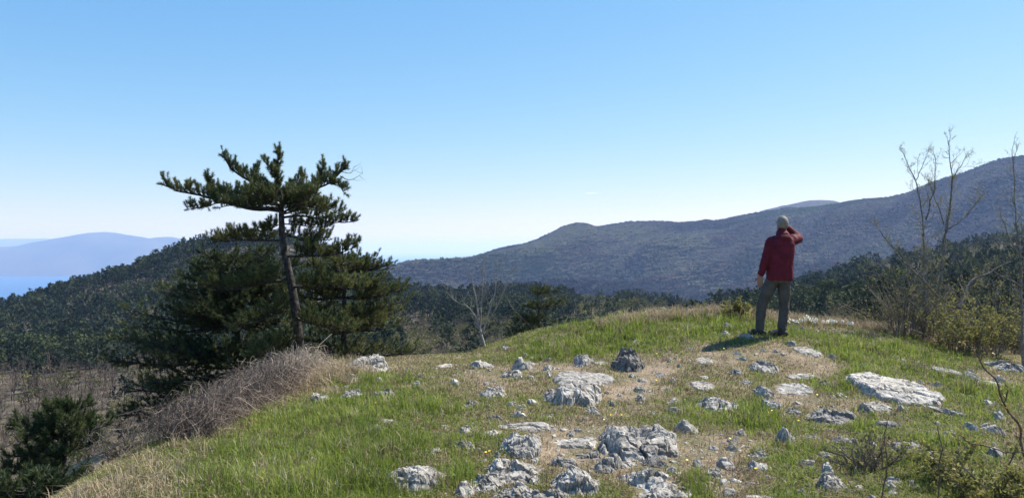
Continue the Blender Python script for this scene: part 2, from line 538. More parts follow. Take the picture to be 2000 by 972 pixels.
M_isle = noise_mat('island_scrub', .0012, [(.35, (.02, .025, .018)), (.55, (.05, .05, .035)), (.7, (.09, .08, .06))], 1)
build_ridge('hills', 'hazy blue island range beyond the strait', [(-500, 540), (-300, 480), (-100, 478), (0, 482), (60, 478), (110, 468), (150, 461), (185, 455), (210, 453), (240, 458), (262, 461), (290, 465), (330, 462), (360, 468), (400, 474), (470, 490), (560, 510), (640, 550)], 17000, 2500, M_isle, seed=3)
build_ridge('hills', 'faint farther island range at the left', [(-600, 470), (-200, 466), (0, 467), (60, 466), (110, 467), (180, 470), (300, 468), (420, 472), (560, 482), (700, 505)], 30000, 3000, M_isle, seed=8)
build_ridge('hills', 'blue hill rising behind the mountain ridge', [(1380, 470), (1450, 425), (1490, 412), (1530, 402), (1570, 393), (1600, 390), (1620, 391), (1660, 402), (1760, 430)], 5600, 900, M_slope, seed=5, zbase=-300)
build_ridge('hills', 'low blue hilltop showing over the mountain ridge', [(1180, 470), (1280, 440), (1310, 433), (1345, 432), (1380, 436), (1460, 470)], 5200, 700, M_slope, seed=6, zbase=-300)

# ------------------------------------------------------------------ air
def build_haze():
    m, nt, out = new_mat('haze_air')
    v = nt.nodes.new('ShaderNodeVolumePrincipled')
    v.inputs['Color'].default_value = HAZE_COLOR
    v.inputs['Density'].default_value = HAZE_DENSITY
    v.inputs['Absorption Color'].default_value = (.72, .72, .72, 1)
    v.inputs['Anisotropy'].default_value = 0.15
    nt.links.new(v.outputs[0], out.inputs['Volume'])
    s = 119000.; z0, z1 = -525., 520.
    V = np.array([[x, y, z] for z in (z0, z1) for y in (-s, s) for x in (-s, s)])
    F = np.array([[0, 2, 3, 1], [4, 5, 7, 6], [0, 1, 5, 4], [1, 3, 7, 5], [3, 2, 6, 7], [2, 0, 4, 6]])
    tag(link('haze', mesh_np('haze', V, F, m)), 'thin blue haze filling the air over sea and hills', kind='stuff')
build_haze()

def build_cloud():
    m, nt, out = new_mat('cloud_vapour')
    v = nt.nodes.new('ShaderNodeVolumePrincipled'); v.inputs['Color'].default_value = (1, 1, 1, 1); v.inputs['Density'].default_value = .0016
    nt.links.new(v.outputs[0], out.inputs['Volume'])
    bm = bmesh.new()
    bmesh.ops.create_icosphere(bm, subdivisions=4, radius=1)
    V = np.array([q.co[:] for q in bm.verts]); F = np.array([[q.index for q in f.verts] for f in bm.faces]); bm.free()
    Y = 20000.
    V = V * (1 + .35 * fbm(V[:, 0] * 2.5, V[:, 1] * 2.5, V[:, 2] * 2.5, 3, 12))[:, None] * [210, 160, 32]
    tag(link('cloud', mesh_np('cloud', V, F, m, True), loc=(px2xy(1157, Y), Y, pz(377, Y))), 'tiny faint white cloud above the mountain', kind='structure')
build_cloud()

# ------------------------------------------------------------------ woods
M_pineleaf_far = leaf_mat('pine_foliage', [(0, (.012, .02, .014)), (.5, (.03, .045, .025)), (1, (.07, .085, .036))], .2, .8, .1)
M_olive = leaf_mat('budding_foliage', [(0, (.06, .065, .028)), (.5, (.1, .105, .04)), (1, (.17, .16, .06))], .3, .8, .1)
M_baretwig = leaf_mat('bare_twigs', [(0, (.07, .055, .045)), (.5, (.13, .1, .08)), (1, (.2, .16, .125))], .15, .9, .1)
M_bark = noise_mat('pine_bark', 14, [(.35, (.022, .019, .017)), (.55, (.05, .044, .039)), (.7, (.12, .108, .098))], .95, .8, 60, obj=True, bdist=.01)
M_greybark = noise_mat('grey_bark', 20, [(.35, (.09, .08, .07)), (.55, (.17, .155, .135)), (.7, (.28, .26, .23))], .95, .5, 60, obj=True, bdist=.005)

def tri_cards(P, D, size, rng, aspect=.6):
    """random leaf-clump triangles at points P"""
    n = len(P)
    a = rng.normal(size=(n, 3)); a /= np.linalg.norm(a, axis=1)[:, None]
    b = np.cross(a, D + rng.normal(size=(n, 3)) * .6); b /= np.linalg.norm(b, axis=1)[:, None] + 1e-9
    s = size * rng.uniform(.6, 1.3, n)[:, None]
    V = np.stack([P - a * s * .5, P + a * s * .5, P + b * s * aspect * 1.6], 1).reshape(-1, 3)
    F = np.arange(3 * n).reshape(-1, 3)
    return V, F

def tpl_pine(n, size, rng, slim=1.0):
    """unit-height pine crown: several tiers of lobes, flat-topped, plus trunk"""
    P = []; R_ = []
    k = 13
    for i in range(k):
        t = .28 + .7 * (i + rng.uniform(0, .8)) / k
        rad = (.34 * (1 - (t - .28) / .74) ** .6 + .04) * slim
        a = rng.uniform(0, 6.28)
        c = np.array([math.cos(a) * rad * .75, math.sin(a) * rad * .75, t])
        m = n // k
        q = rng.normal(size=(m, 3)); q /= np.linalg.norm(q, axis=1)[:, None]
        q *= rng.uniform(.6, 1, m)[:, None] * np.array([rad * .62, rad * .62, .075])
        P.append(c + q); R_.append(np.full(m, rng.uniform(-.18, .18)))
    P = np.concatenate(P); rr = np.repeat(np.concatenate(R_), 3)
    V, F = tri_cards(P, P - [0, 0, .6], size, rng)
    tv, tf = tubes([(np.array([[0, 0, -.05], [0.01, 0, .5], [0, .01, .97]]), np.array([.022, .014, .004]))], 3)
    tf = np.concatenate([tf[:, [0, 1, 2]], tf[:, [0, 2, 3]]])
    V2 = np.concatenate([V, tv]); F2 = np.concatenate([F, tf + len(V)])
    return V2, F2, np.concatenate([rr, np.full(len(tv), -.3)])

def tpl_bare(n, rng, leafy=0):
    """unit-height bare broadleaf tree made of branching slivers"""
    Vs, Fs, o = [], [], 0
    segs = []
    def grow(p, d, L, w, lev):
        q = p + d * L
        segs.append((p, q, w))
        if lev == 0: return
        for _ in range(4):
            nd = d + rng.normal(size=3) * .45; nd[2] += .12; nd /= np.linalg.norm(nd)
            grow(p + (q - p) * rng.uniform(.55, 1), nd, L * rng.uniform(.5, .75), w * .55, lev - 1)
    grow(np.array([0, 0, -.05]), np.array([0, 0, 1.]), .38, .022, 3 if n > 60 else 2)
    for p, q, w in segs:
        s = np.cross(q - p, rng.normal(size=3)); s /= np.linalg.norm(s) + 1e-9
        Vs.append([p - s * w, p + s * w, q]); Fs.append([o, o + 1, o + 2]); o += 3
    V = np.array(Vs).reshape(-1, 3); V[:, 2] /= max(V[:, 2].max(), .1)
    return V, np.array(Fs), rng.uniform(-.2, .2, len(Vs)).repeat(3)

def tpl_puff(n, size, rng):
    """rounded budding crown"""
    P = []; rr = []
    for i in range(9):
        c = rng.normal(size=3) * [.2, .2, .13] + [0, 0, .58]
        m = n // 9
        q = rng.normal(size=(m, 3)); q /= np.linalg.norm(q, axis=1)[:, None]
        P.append(c + q * rng.uniform(.5, 1, m)[:, None] * .2); rr.append(np.full(m, rng.uniform(-.25, .25)))
    V, F = tri_cards(np.concatenate(P), np.tile([0, 0, 1.], (len(P) * (n // 9), 1)), size, rng)
    return V, F, np.repeat(np.concatenate(rr), 3)

def woods():
    rng = np.random.default_rng(11)
    tiers = {}
    for lod, (np_, sz) in enumerate(((520, .05), (200, .085), (90, .13))):
        tiers[lod] = dict(
            pine=[tpl_pine(np_, sz, rng, s) for s in (1, 1.2, .85, 1.35)],
            bare=[tpl_bare(100 if lod < 2 else 20, rng) for _ in range(4)],
            puff=[tpl_puff(int(np_ * .9), sz * .95, rng) for _ in range(3)])
    pts = []
    # thinning density with distance ^ : spacing grows a little
    for r0, r1, sp in ((38, 120, 3.3), (120, 260, 4.0), (260, 420, 4.9), (420, 720, 6.2), (720, 900, 8)):
        area = .5 * (r1 ** 2 - r0 ** 2) * R(100)
        n = int(area / sp ** 2)
        r = np.sqrt(rng.uniform(r0 ** 2, r1 ** 2, n)); a = rng.uniform(R(-50), R(50), n)
        pts.append(np.stack([r, a], 1))
    pts = np.concatenate(pts); r, a = pts[:, 0], pts[:, 1]
    x, y = r * np.sin(a), r * np.cos(a)
    z = H(x, y)
    px = 1000 + FPX * x / y
    py = 486 - (z - CAMZ) / y * FPX
    nz = fbm(x / 45., y / 45., oct=3, seed=21); nz2 = fbm(x / 22., y / 22., oct=3, seed=31)
    # kind: 0 pine, 1 bare, 2 budding
    pp = np.where(px < 760, smooth(235, 330, r + 60 * nz), 0)
    pp = np.where((px >= 760) & (px < 1120), smooth(330, 430, r + 80 * nz) * .95, pp)
    pp = np.where((px >= 1120) & (px < 1200), .06, pp)
    pp = np.where((px >= 1200) & (px < 1330), smooth(560, 640, r) * .8, pp)
    pp = np.where((px >= 1330) & (px < 1400), .1, pp)
    pp = np.where((px >= 1400) & (px < 1690), smooth(200, 330, r + 60 * nz) * .9, pp)
    pp = np.where(px >= 1690, .08 + .3 * (nz > .15), pp)
    pp = np.maximum(pp, np.where(px < 760, .012, .05))
    u = rng.uniform(size=len(r))
    bud = np.where(px < 760, .1, np.where((px > 1080) & (px < 1500), .75, np.where(px > 1650, .3, .45))) + .4 * nz2
    kind = np.where(u < pp, 0, np.where(rng.uniform(size=len(r)) < bud, 2, 1))
    h = np.where(kind == 0, rng.uniform(4.5, 11.5, len(r)), rng.uniform(4, 8, len(r)))
    h = np.where(kind == 2, h * .8, h) * (1 + .35 * nz2)
    h *= np.where(r < 110, .75, 1)
    # keep the trees below the knoll from standing in front of the view
    top = 486 - (z + h - CAMZ) / y * FPX
    crest = np.interp(px, [0, 760, 800, 980, 1100, 1250, 1400, 1560, 1700, 2000], [500, 480, 640, 640, 600, 585, 575, 560, 500, 430])
    ok = (r > 200) | (top > crest + np.where(px < 760, 160, 0))
    # natural individual crowns nearest the viewer are separate things (below); keep the mass further off
    out = {}
    for lod, (l0, l1) in enumerate(((0, 170), (170, 380), (380, 2000))):
        for ki, kn in enumerate(('pine', 'bare', 'puff')):
            tl = tiers[lod][kn]
            for ti in range(len(tl)):
                m = ok & (r >= l0) & (r < l1) & (kind == ki) & (np.arange(len(r)) % len(tl) == ti)
                n = m.sum()
                if not n: continue
                V, F, vr = tl[ti]
                ang = rng.uniform(0, 6.28, n)
                M = np.zeros((n, 3, 3)); M[:, 0, 0] = np.cos(ang); M[:, 0, 1] = -np.sin(ang); M[:, 1, 0] = np.sin(ang); M[:, 1, 1] = np.cos(ang); M[:, 2, 2] = 1
                w = h[m] * rng.uniform(.85, 1.2, n)
                if ki == 1: w = w * 1.15
                sc = np.stack([w, w, h[m]], 1)
                base = .5 + .45 * nz[m] + .3 * nz2[m] + rng.uniform(-.3, .3, n)
                out.setdefault(kn, []).append(instance(V, F, np.stack([x[m], y[m], z[m]], 1), M, sc, base, vr))
    nm = {'pine': ('pine_wood', 'dark pine wood covering the hills beyond the knoll', M_pineleaf_far),
          'bare': ('bare_wood', 'leafless brown wood filling the valley below the knoll', M_baretwig),
          'puff': ('budding_wood', 'olive green budding scrub in the valley', M_olive)}
    for kn, parts in out.items():
        V, F, rr = merge(parts)
        n_, l_, m_ = nm[kn]
        tag(link(n_, mesh_np(n_, V, F, m_, False, np.clip(rr, 0, 1))), l_, kind='stuff')
        print(kn, len(F))
woods()

M_mtn_bare = leaf_mat('mountain_twigs', [(0, (.03, .028, .026)), (.4, (.07, .057, .05)), (.7, (.1, .085, .066)), (1, (.135, .13, .075))], .15, .9, .1)

def mountain_woods():
    rng = np.random.default_rng(5)
    # coarse crowns over the mountain side
    V, F = [], []
    tpl = []
    for _ in range(3):
        p = rng.normal(size=(9, 3)); p /= np.linalg.norm(p, axis=1)[:, None]; p *= [.5, .5, .4]
        p *= rng.uniform(.7, 1, 9)[:, None]
        v, f = tri_cards(p + [0, 0, .35], p, .7, rng, .7)
        tpl.append((v, f, np.zeros(len(v))))
    n = 120000
    r = np.sqrt(rng.uniform(1950 ** 2, 3330 ** 2, n)); a = rng.uniform(R(-10), R(34), n)
    x, y = r * np.sin(a), r * np.cos(a); z = H(x, y)
    nz = fbm(x / 520., y / 300., oct=4, seed=77) * 1.2 + .25 * smooth(2900, 2300, r) - .1
    u_, v_ = x * .9 + y * .44, -x * .44 + y * .9
    nzs = fbm(u_ / 500., v_ / 160., oct=4, seed=78) + .25 * smooth(-.1, .3, fbm(u_ / 240., v_ / 240., oct=3, seed=79))
    nzs = nzs - .5 * smooth(-.05, .25, fbm(x / 800. + 3, y / 420., oct=3, seed=80)) + .12  # wide bands of mountain shade painted into the crown tone
    keep = rng.uniform(size=n) < .85 + .5 * nz
    parts = {0: [], 1: []}
    for ti in range(3):
        for dark in (0, 1):
            m = keep & (np.arange(n) % 3 == ti) & ((nz + rng.normal(0, .12, n) > .16) == bool(dark))
            k = m.sum(); s = rng.uniform(5, 13, k)
            M = np.tile(np.eye(3), (k, 1, 1))
            parts[dark].append(instance(tpl[ti][0], tpl[ti][1], np.stack([x[m], y[m], z[m] - 1], 1), M, s, np.clip(.5 + 1.1 * nzs[m] + rng.normal(0, .12, k), 0, 1), tpl[ti][2]))
    for dark, (nm, lb, mt) in enumerate((('bare_wood', 'leafless woods over the mountain side', M_mtn_bare), ('pine_wood', 'darker pines scattered over the mountain side', M_pineleaf_far))):
        V, F, rr = merge(parts[dark])
        tag(link(nm, mesh_np(nm, V, F, mt, False, rr)), lb, kind='stuff')
        print(nm, len(F))
mountain_woods()
# ------------------------------------------------------------------ rocks
def rock_mat():
    m, nt, out = new_mat('limestone')
    p = nt.nodes.new('ShaderNodeBsdfPrincipled'); p.inputs['Roughness'].default_value = .9; p.inputs['Specular IOR Level'].default_value = .2
    oi = nt.nodes.new('ShaderNodeObjectInfo')
    tc = nt.nodes.new('ShaderNodeNewGeometry')
    base = ramp(nt, noise_n(nt, 5, 8, .68), [(.3, (.2, .195, .18)), (.43, (.42, .4, .375)), (.55, (.58, .56, .53)), (.7, (.7, .68, .65))])
    lich = ramp(nt, noise_n(nt, 22, 7, .75), [(.38, (.06, .058, .05)), (.48, (.45, .45, .43)), (.58, (1, 1, 1))])
    mm = nt.nodes.new('ShaderNodeMix'); mm.data_type = 'RGBA'; mm.blend_type = 'MULTIPLY'; mm.inputs[0].default_value = .6
    nt.links.new(base, mm.inputs[6]); nt.links.new(lich, mm.inputs[7])
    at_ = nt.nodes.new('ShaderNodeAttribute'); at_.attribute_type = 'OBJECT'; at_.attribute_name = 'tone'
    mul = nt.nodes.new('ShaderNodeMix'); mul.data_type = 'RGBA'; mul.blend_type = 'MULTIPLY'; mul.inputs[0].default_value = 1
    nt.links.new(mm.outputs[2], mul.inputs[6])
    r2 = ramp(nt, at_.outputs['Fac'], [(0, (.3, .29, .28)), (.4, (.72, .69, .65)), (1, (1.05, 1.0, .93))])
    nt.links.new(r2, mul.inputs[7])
    nt.links.new(mul.outputs[2], p.inputs['Base Color'])
    b = nt.nodes.new('ShaderNodeBump'); b.inputs['Strength'].default_value = .9; b.inputs['Distance'].default_value = .02
    nt.links.new(noise_n(nt, 28, 8, .7), b.inputs['Height']); nt.links.new(b.outputs[0], p.inputs['Normal'])
    nt.links.new(p.outputs[0], out.inputs[0])
    return m
M_rock = rock_mat()

_ico = {}
def ico(sub):
    if sub not in _ico:
        bm = bmesh.new(); bmesh.ops.create_icosphere(bm, subdivisions=sub, radius=1)
        V = np.array([v.co[:] for v in bm.verts]); F = np.array([[v.index for v in f.verts] for f in bm.faces]); bm.free()
        _ico[sub] = (V, F)
    return _ico[sub]

def rock_mesh(name, w, d, h, seed, sub=5, rough=1.0, slab=False):
    """an outcrop: faceted, cracked dome rising out of the turf, its skirt running under the ground"""
    rng = np.random.default_rng(seed)
    n = {6: 120, 5: 64, 4: 34}[sub]
    g = np.linspace(-1.12, 1.12, n)
    u, v = np.meshgrid(g, g)
    o = rng.uniform(0, 50, 3)
    th = np.arctan2(v, u)
    rho = (np.abs(u) ** 2.3 + np.abs(v) ** 2.3) ** (1 / 2.3)
    rho = rho * (1 + .2 * fbm(np.cos(th) * 1.6 + o[0], np.sin(th) * 1.6 + o[1], oct=4, seed=seed, gain=.6)) + .07 * fbm(u * 5 + o[0], v * 5, oct=3, seed=seed + 1)
    u0, v0 = rng.uniform(-.45, .45), rng.uniform(-.1, .35)
    hh = np.full(u.shape, 9.0)
    k = 11
    for i in range(k):
        t = 2 * np.pi * i / k + rng.uniform(-.35, .35)
        s = rng.uniform(1.1, 4.0) * (2.5 if slab else 1.0)
        off = .92 - (u0 * math.cos(t) + v0 * math.sin(t))
        hh = np.minimum(hh, s * (off - ((u - u0) * math.cos(t) + (v - v0) * math.sin(t))))
    hh = np.minimum(hh, 1 + rng.uniform(-.35, .35) * u + rng.uniform(-.15, .3) * v)
    X = u * w / 2; Y = v * d / 2
    f = 2.4 / max(w, .18)
    # blocks: each cell of a warped grid sits a little higher or lower, with cracks between
    wx = X * f * .9 + .5 * fbm(X * f + o[2], Y * f, oct=2, seed=seed + 3); wy = Y * f * .9 + .5 * fbm(X * f, Y * f + o[2], oct=2, seed=seed + 4)
    c, s_ = math.cos(o[0]), math.sin(o[0])
    a_, b_ = (wx * c - wy * s_) * 1.3, (wx * s_ + wy * c) * 1.3
    cell = _hash(np.floor(a_), np.floor(b_), np.zeros_like(a_), seed)
    fa, fb = a_ - np.floor(a_), b_ - np.floor(b_)
    crack = np.minimum(np.minimum(fa, 1 - fa), np.minimum(fb, 1 - fb))
    crack = 1 - smooth(0, .07, crack)
    rid = 1 - np.clip(np.abs(fbm(X * f * 1.7 + o[1], Y * f * 1.7, oct=4, seed=seed + 5)) * 9, 0, 1)
    n1 = fbm(X * f * 2.2 + o[0], Y * f * 2.2, oct=5, seed=seed + 6, gain=.62)
    pit = np.clip(fbm(X * 24 + o[1], Y * 24, oct=3, seed=seed + 7) - .1, 0, 1)
    hh = hh + rough * (.55 * (cell - .5) - .45 * crack - .38 * rid ** 2 + .4 * n1)
    hh = hh - smooth(.82, 1.06, rho) * 1.9
    Z = np.maximum(hh, -1.2) * h - rough * pit * .05 * min(1, w / .4)
    X = X + .05 * w * fbm(X * f * 4, Z * f * 4 + o[0], oct=3, seed=seed + 8); Y = Y + .05 * w * fbm(Y * f * 4, Z * f * 4 + o[1], oct=3, seed=seed + 9)
    idx = np.arange(n * n).reshape(n, n)
    F = np.stack([idx[:-1, :-1], idx[:-1, 1:], idx[1:, 1:], idx[1:, :-1]], -1).reshape(-1, 4)
    keep = ((hh > -1.1) | (rho < 1.02)).ravel()
    F = F[keep[F].any(1)]
    used = np.unique(F); mp = np.zeros(n * n, int); mp[used] = np.arange(len(used))
    V = np.stack([X, Y, Z], -1).reshape(-1, 3)[used]
    return mesh_np(name, V, mp[F], M_rock, False)

ROCK_FOOT = []
# px, py, w, h (pixels of the photograph), tone, style, label
ROCKS = [
 (650, 716, 56, 26, .45, '', 'grey rock left of its pair on the grass edge by the pine trunk'),
 (715, 718, 82, 28, .55, '', 'wide pale rock right of its pair on the grass edge by the pine trunk'),
 (624, 776, 36, 24, .6, '', 'pale cracked stone in grass beside the straw tuft'),
 (687, 768, 44, 32, .7, '', 'whitish stone in grass below the rock pair by the pine'),
 (751, 770, 44, 26, .25, '', 'brown grey stone right of the whitish stone below the rock pair'),
 (825, 796, 12, 16, .9, '', 'tiny upright white stone in the grass'),
 (819, 779, 18, 8, .8, '', 'small flat stone just above the tiny upright white stone'),
 (760, 820, 42, 15, .75, '', 'low knobbly white stone in the middle of the left grass'),
 (655, 835, 20, 16, .0, '', 'small blackish stone alone in the left grass'),
 (592, 845, 30, 10, .85, '', 'low white stone leftmost in the grass'),
 (668, 895, 56, 18, .9, 'slab', 'smooth oval white stone lying in green grass'),
 (808, 924, 122, 66, .5, '', 'big pitted grey boulder beside the bright green tussock'),
 (662, 948, 44, 34, .85, '', 'bright white stone near the bottom edge left of the pitted boulder'),
 (640, 942, 26, 24, .1, '', 'dark stone touching the bright white stone at its left'),
 (708, 932, 52, 16, .08, 'slab', 'flat dark slab left of the pitted boulder'),
 (693, 922, 14, 12, .95, '', 'small white stone sitting on the flat dark slab'),
 (870, 711, 30, 11, .95, 'slab', 'small bright stone on the back rim right of the pine'),
 (943, 712, 54, 16, .8, '', 'low pale rock on the back rim below the leafless sapling'),
 (998, 729, 44, 17, .45, '', 'low grey stone right below the rim rock of the sapling'),
 (963, 764, 52, 24, .65, '', 'rounded pale grey stone in short turf left of the largest outcrop'),
 (921, 786, 28, 19, .3, '', 'small round grey stone in short turf, left of its twin'),
 (1001, 787, 26, 18, .5, '', 'small round stone in short turf close to the largest outcrop'),
 (1072, 719, 25, 13, .85, '', 'small white stone in turf left of the pointed rock'),
 (988, 676, 15, 15, .95, '', 'white stone perched on the rim beside the dead conifer twigs'),
 (1140, 703, 44, 32, .6, '', 'pale pointed rock with a lit top left of the dark rock'),
 (1176, 706, 30, 9, .4, 'slab', 'low slab between the pointed rock and the dark rock'),
 (1224, 706, 64, 38, .12, '', 'dark pyramid shaped rock at the edge of the tall grass'),
 (1140, 736, 118, 26, .5, 'slab', 'long low ledge along the back of the largest outcrop'),
 (1118, 762, 116, 62, .6, '', 'largest white outcrop in the middle of the turf'),
 (1076, 766, 36, 20, .25, '', 'bluish grey shoulder at the left end of the largest outcrop'),
 (1213, 771, 20, 13, .75, '', 'small stone right of the largest outcrop'),
 (1249, 758, 26, 24, .8, '', 'pale upright stone on bare earth right of the largest outcrop'),
 (1255, 741, 20, 12, .85, '', 'small pale stone just behind the upright stone on bare earth'),
 (1290, 730, 26, 10, .7, '', 'flat pale stone behind the bare earth patch'),
 (1303, 756, 16, 16, .5, '', 'small standing stone above the narrow upright one'),
 (1307, 783, 18, 26, .55, '', 'narrow upright grey stone in the middle turf'),
 (870, 831, 18, 12, .85, '', 'small white stone left of the knobbly grassy stone'),
 (912, 838, 24, 15, .5, '', 'knobbly grey stone overgrown by grass in the centre left'),
 (962, 844, 34, 14, .8, '', 'low pale stone just left of the split slab'),
 (1016, 866, 70, 46, .75, '', 'white sloping slab with a broken left edge'),
 (1030, 834, 96, 12, .65, 'slab', 'thin grassed ledge behind the white sloping slab'),
 (1122, 861, 76, 20, .85, 'slab', 'flat pale pinkish slab between two outcrops'),
 (1196, 850, 46, 26, .6, '', 'rough low rock joined to the left of the double peaked boulder'),
 (1248, 855, 116, 62, .6, '', 'double peaked white boulder in the centre right'),
 (1253, 868, 34, 30, .02, '', 'dark block on the front of the double peaked boulder'),
 (1152, 886, 42, 20, .15, '', 'small dark stone in front of the pinkish slab'),
 (1000, 912, 84, 56, .6, '', 'pitted grey boulder with a notch at its top near the bottom'),
 (948, 938, 62, 38, .65, '', 'sloping pale rock leaning on the notched boulder'),
 (1038, 934, 28, 22, .8, '', 'pale block right of the notched boulder'),
 (1055, 916, 17, 14, .85, '', 'little white stone above the pale block'),
 (1103, 902, 54, 14, .5, '', 'jagged grey stones row above the wide bottom slab'),
 (1124, 936, 82, 60, .8, '', 'wide white slab at the bottom with fine cracks'),
 (1010, 966, 76, 34, .8, '', 'pale slab cut by the bottom edge left of the dark block'),
 (1068, 968, 66, 32, .25, '', 'dark fronted block cut by the bottom edge'),
 (1218, 903, 40, 18, .7, '', 'low pale stone left of the dark capped rock'),
 (1234, 930, 40, 20, .7, '', 'flat pale stone left of the tall mottled slab'),
 (1278, 900, 48, 22, .1, '', 'dark cap on top of the tall mottled slab'),
 (1286, 940, 92, 66, .75, '', 'tall mottled white slab near the bottom centre'),
 (1270, 974, 60, 18, .8, 'slab', 'pale ledge at the foot of the tall mottled slab'),
 (1376, 700, 30, 16, .9, 'slab', 'small bright flat stone in the back turf'),
 (1493, 714, 54, 20, .65, '', 'pale stone on the path in front of the man'),
 (1577, 682, 50, 12, .75, 'slab', 'thin pale slab right of the man in green grass'),
 (1437, 727, 27, 14, .35, '', 'small dark stone left of the stone on the path'),
 (1457, 745, 30, 12, .6, '', 'low stone behind the tall grass of the middle right'),
 (1567, 733, 66, 12, .7, 'slab', 'long thin ledge right of the stone on the path'),
 (1612, 750, 26, 14, .35, '', 'small dark stone at the end of the long thin ledge'),
 (1548, 758, 76, 20, .75, 'slab', 'flat pale slab below the long thin ledge'),
 (1740, 748, 138, 66, .9, 'slab', 'large smooth pinkish slab at the right'),
 (1712, 790, 54, 18, .8, 'slab', 'pale broken piece below the large smooth slab'),
 (1852, 722, 52, 24, .7, 'slab', 'low pale stone behind the yellow budded twig'),
 (1962, 714, 66, 20, .55, '', 'striped grey rock at the right edge under the bush'),
 (1846, 800, 56, 28, .9, 'diag', 'narrow white slab lying diagonally in grass at the right'),
 (1892, 772, 44, 12, .8, 'diag', 'thin pale slab behind the reddish bare sapling'),
 (1935, 748, 54, 14, .8, 'slab', 'flat pale slab under the right edge tree'),
 (1622, 808, 94, 46, .38, '', 'broad dark fronted boulder with a white top'),
 (1492, 764, 38, 26, .6, '', 'upper half of the split rock in tall grass'),
 (1506, 787, 36, 28, .75, '', 'lower smooth half of the split rock in tall grass'),
 (1372, 748, 44, 22, .75, 'slab', 'pale flat stone above the folded rock'),
 (1400, 786, 78, 44, .65, '', 'folded white and grey rock in the centre right turf'),
 (1549, 803, 38, 18, .4, '', 'grey stone touching the left of the dark fronted boulder'),
 (1588, 852, 42, 14, .35, '', 'dark striped stone below the dark fronted boulder'),
 (1645, 859, 62, 18, .4, '', 'long dark striped stone with a pale top in the lower right'),
 (1545, 865, 30, 10, .45, '', 'small low stone left of the dark striped stones'),
 (1735, 831, 66, 16, .6, '', 'low ledge below the large smooth slab'),
 (1774, 868, 72, 32, .35, '', 'dark jagged rock with white streaks in the lower right'),
 (1822, 886, 44, 26, .7, '', 'rusty cream stone at the right end of the jagged rock'),
 (1487, 888, 52, 20, .65, '', 'rough pale stone in the lower right turf'),
 (1527, 878, 26, 9, .4, '', 'small dark stone beside the rough pale stone'),
 (1391, 922, 42, 22, .65, '', 'rounded pale stone right of the tall mottled slab'),
 (1622, 938, 64, 46, .85, '', 'white crumbling boulder beside the dead brambles'),
 (1610, 886, 34, 18, .8, '', 'pale stone behind the white crumbling boulder'),
 (1488, 968, 76, 18, .9, 'slab', 'bright slab cut by the bottom edge right of centre'),
 (1530, 932, 20, 30, .9, '', 'white stone hidden in the tall green tussock'),
 (1466, 942, 28, 14, .5, '', 'small grey stone left of the tall green tussock'),
 (1413, 864, 24, 10, .2, '', 'tiny dark stone in the bare straw patch'),
 (1432, 889, 17, 8, .35, '', 'tiny grey stone below the tiny dark stone'),
 (1340, 889, 19, 8, .85, '', 'tiny pale stone right of the dark capped rock'),
 (1310, 842, 20, 10, .9, 'slab', 'small white stone at the right foot of the double peaked boulder'),
 (1930, 872, 34, 13, .6, '', 'grey stone half hidden by leafy stems in the lower right'),
 (1655, 810, 20, 12, .7, '', 'pale fragment at the right end of the dark fronted boulder'),
]
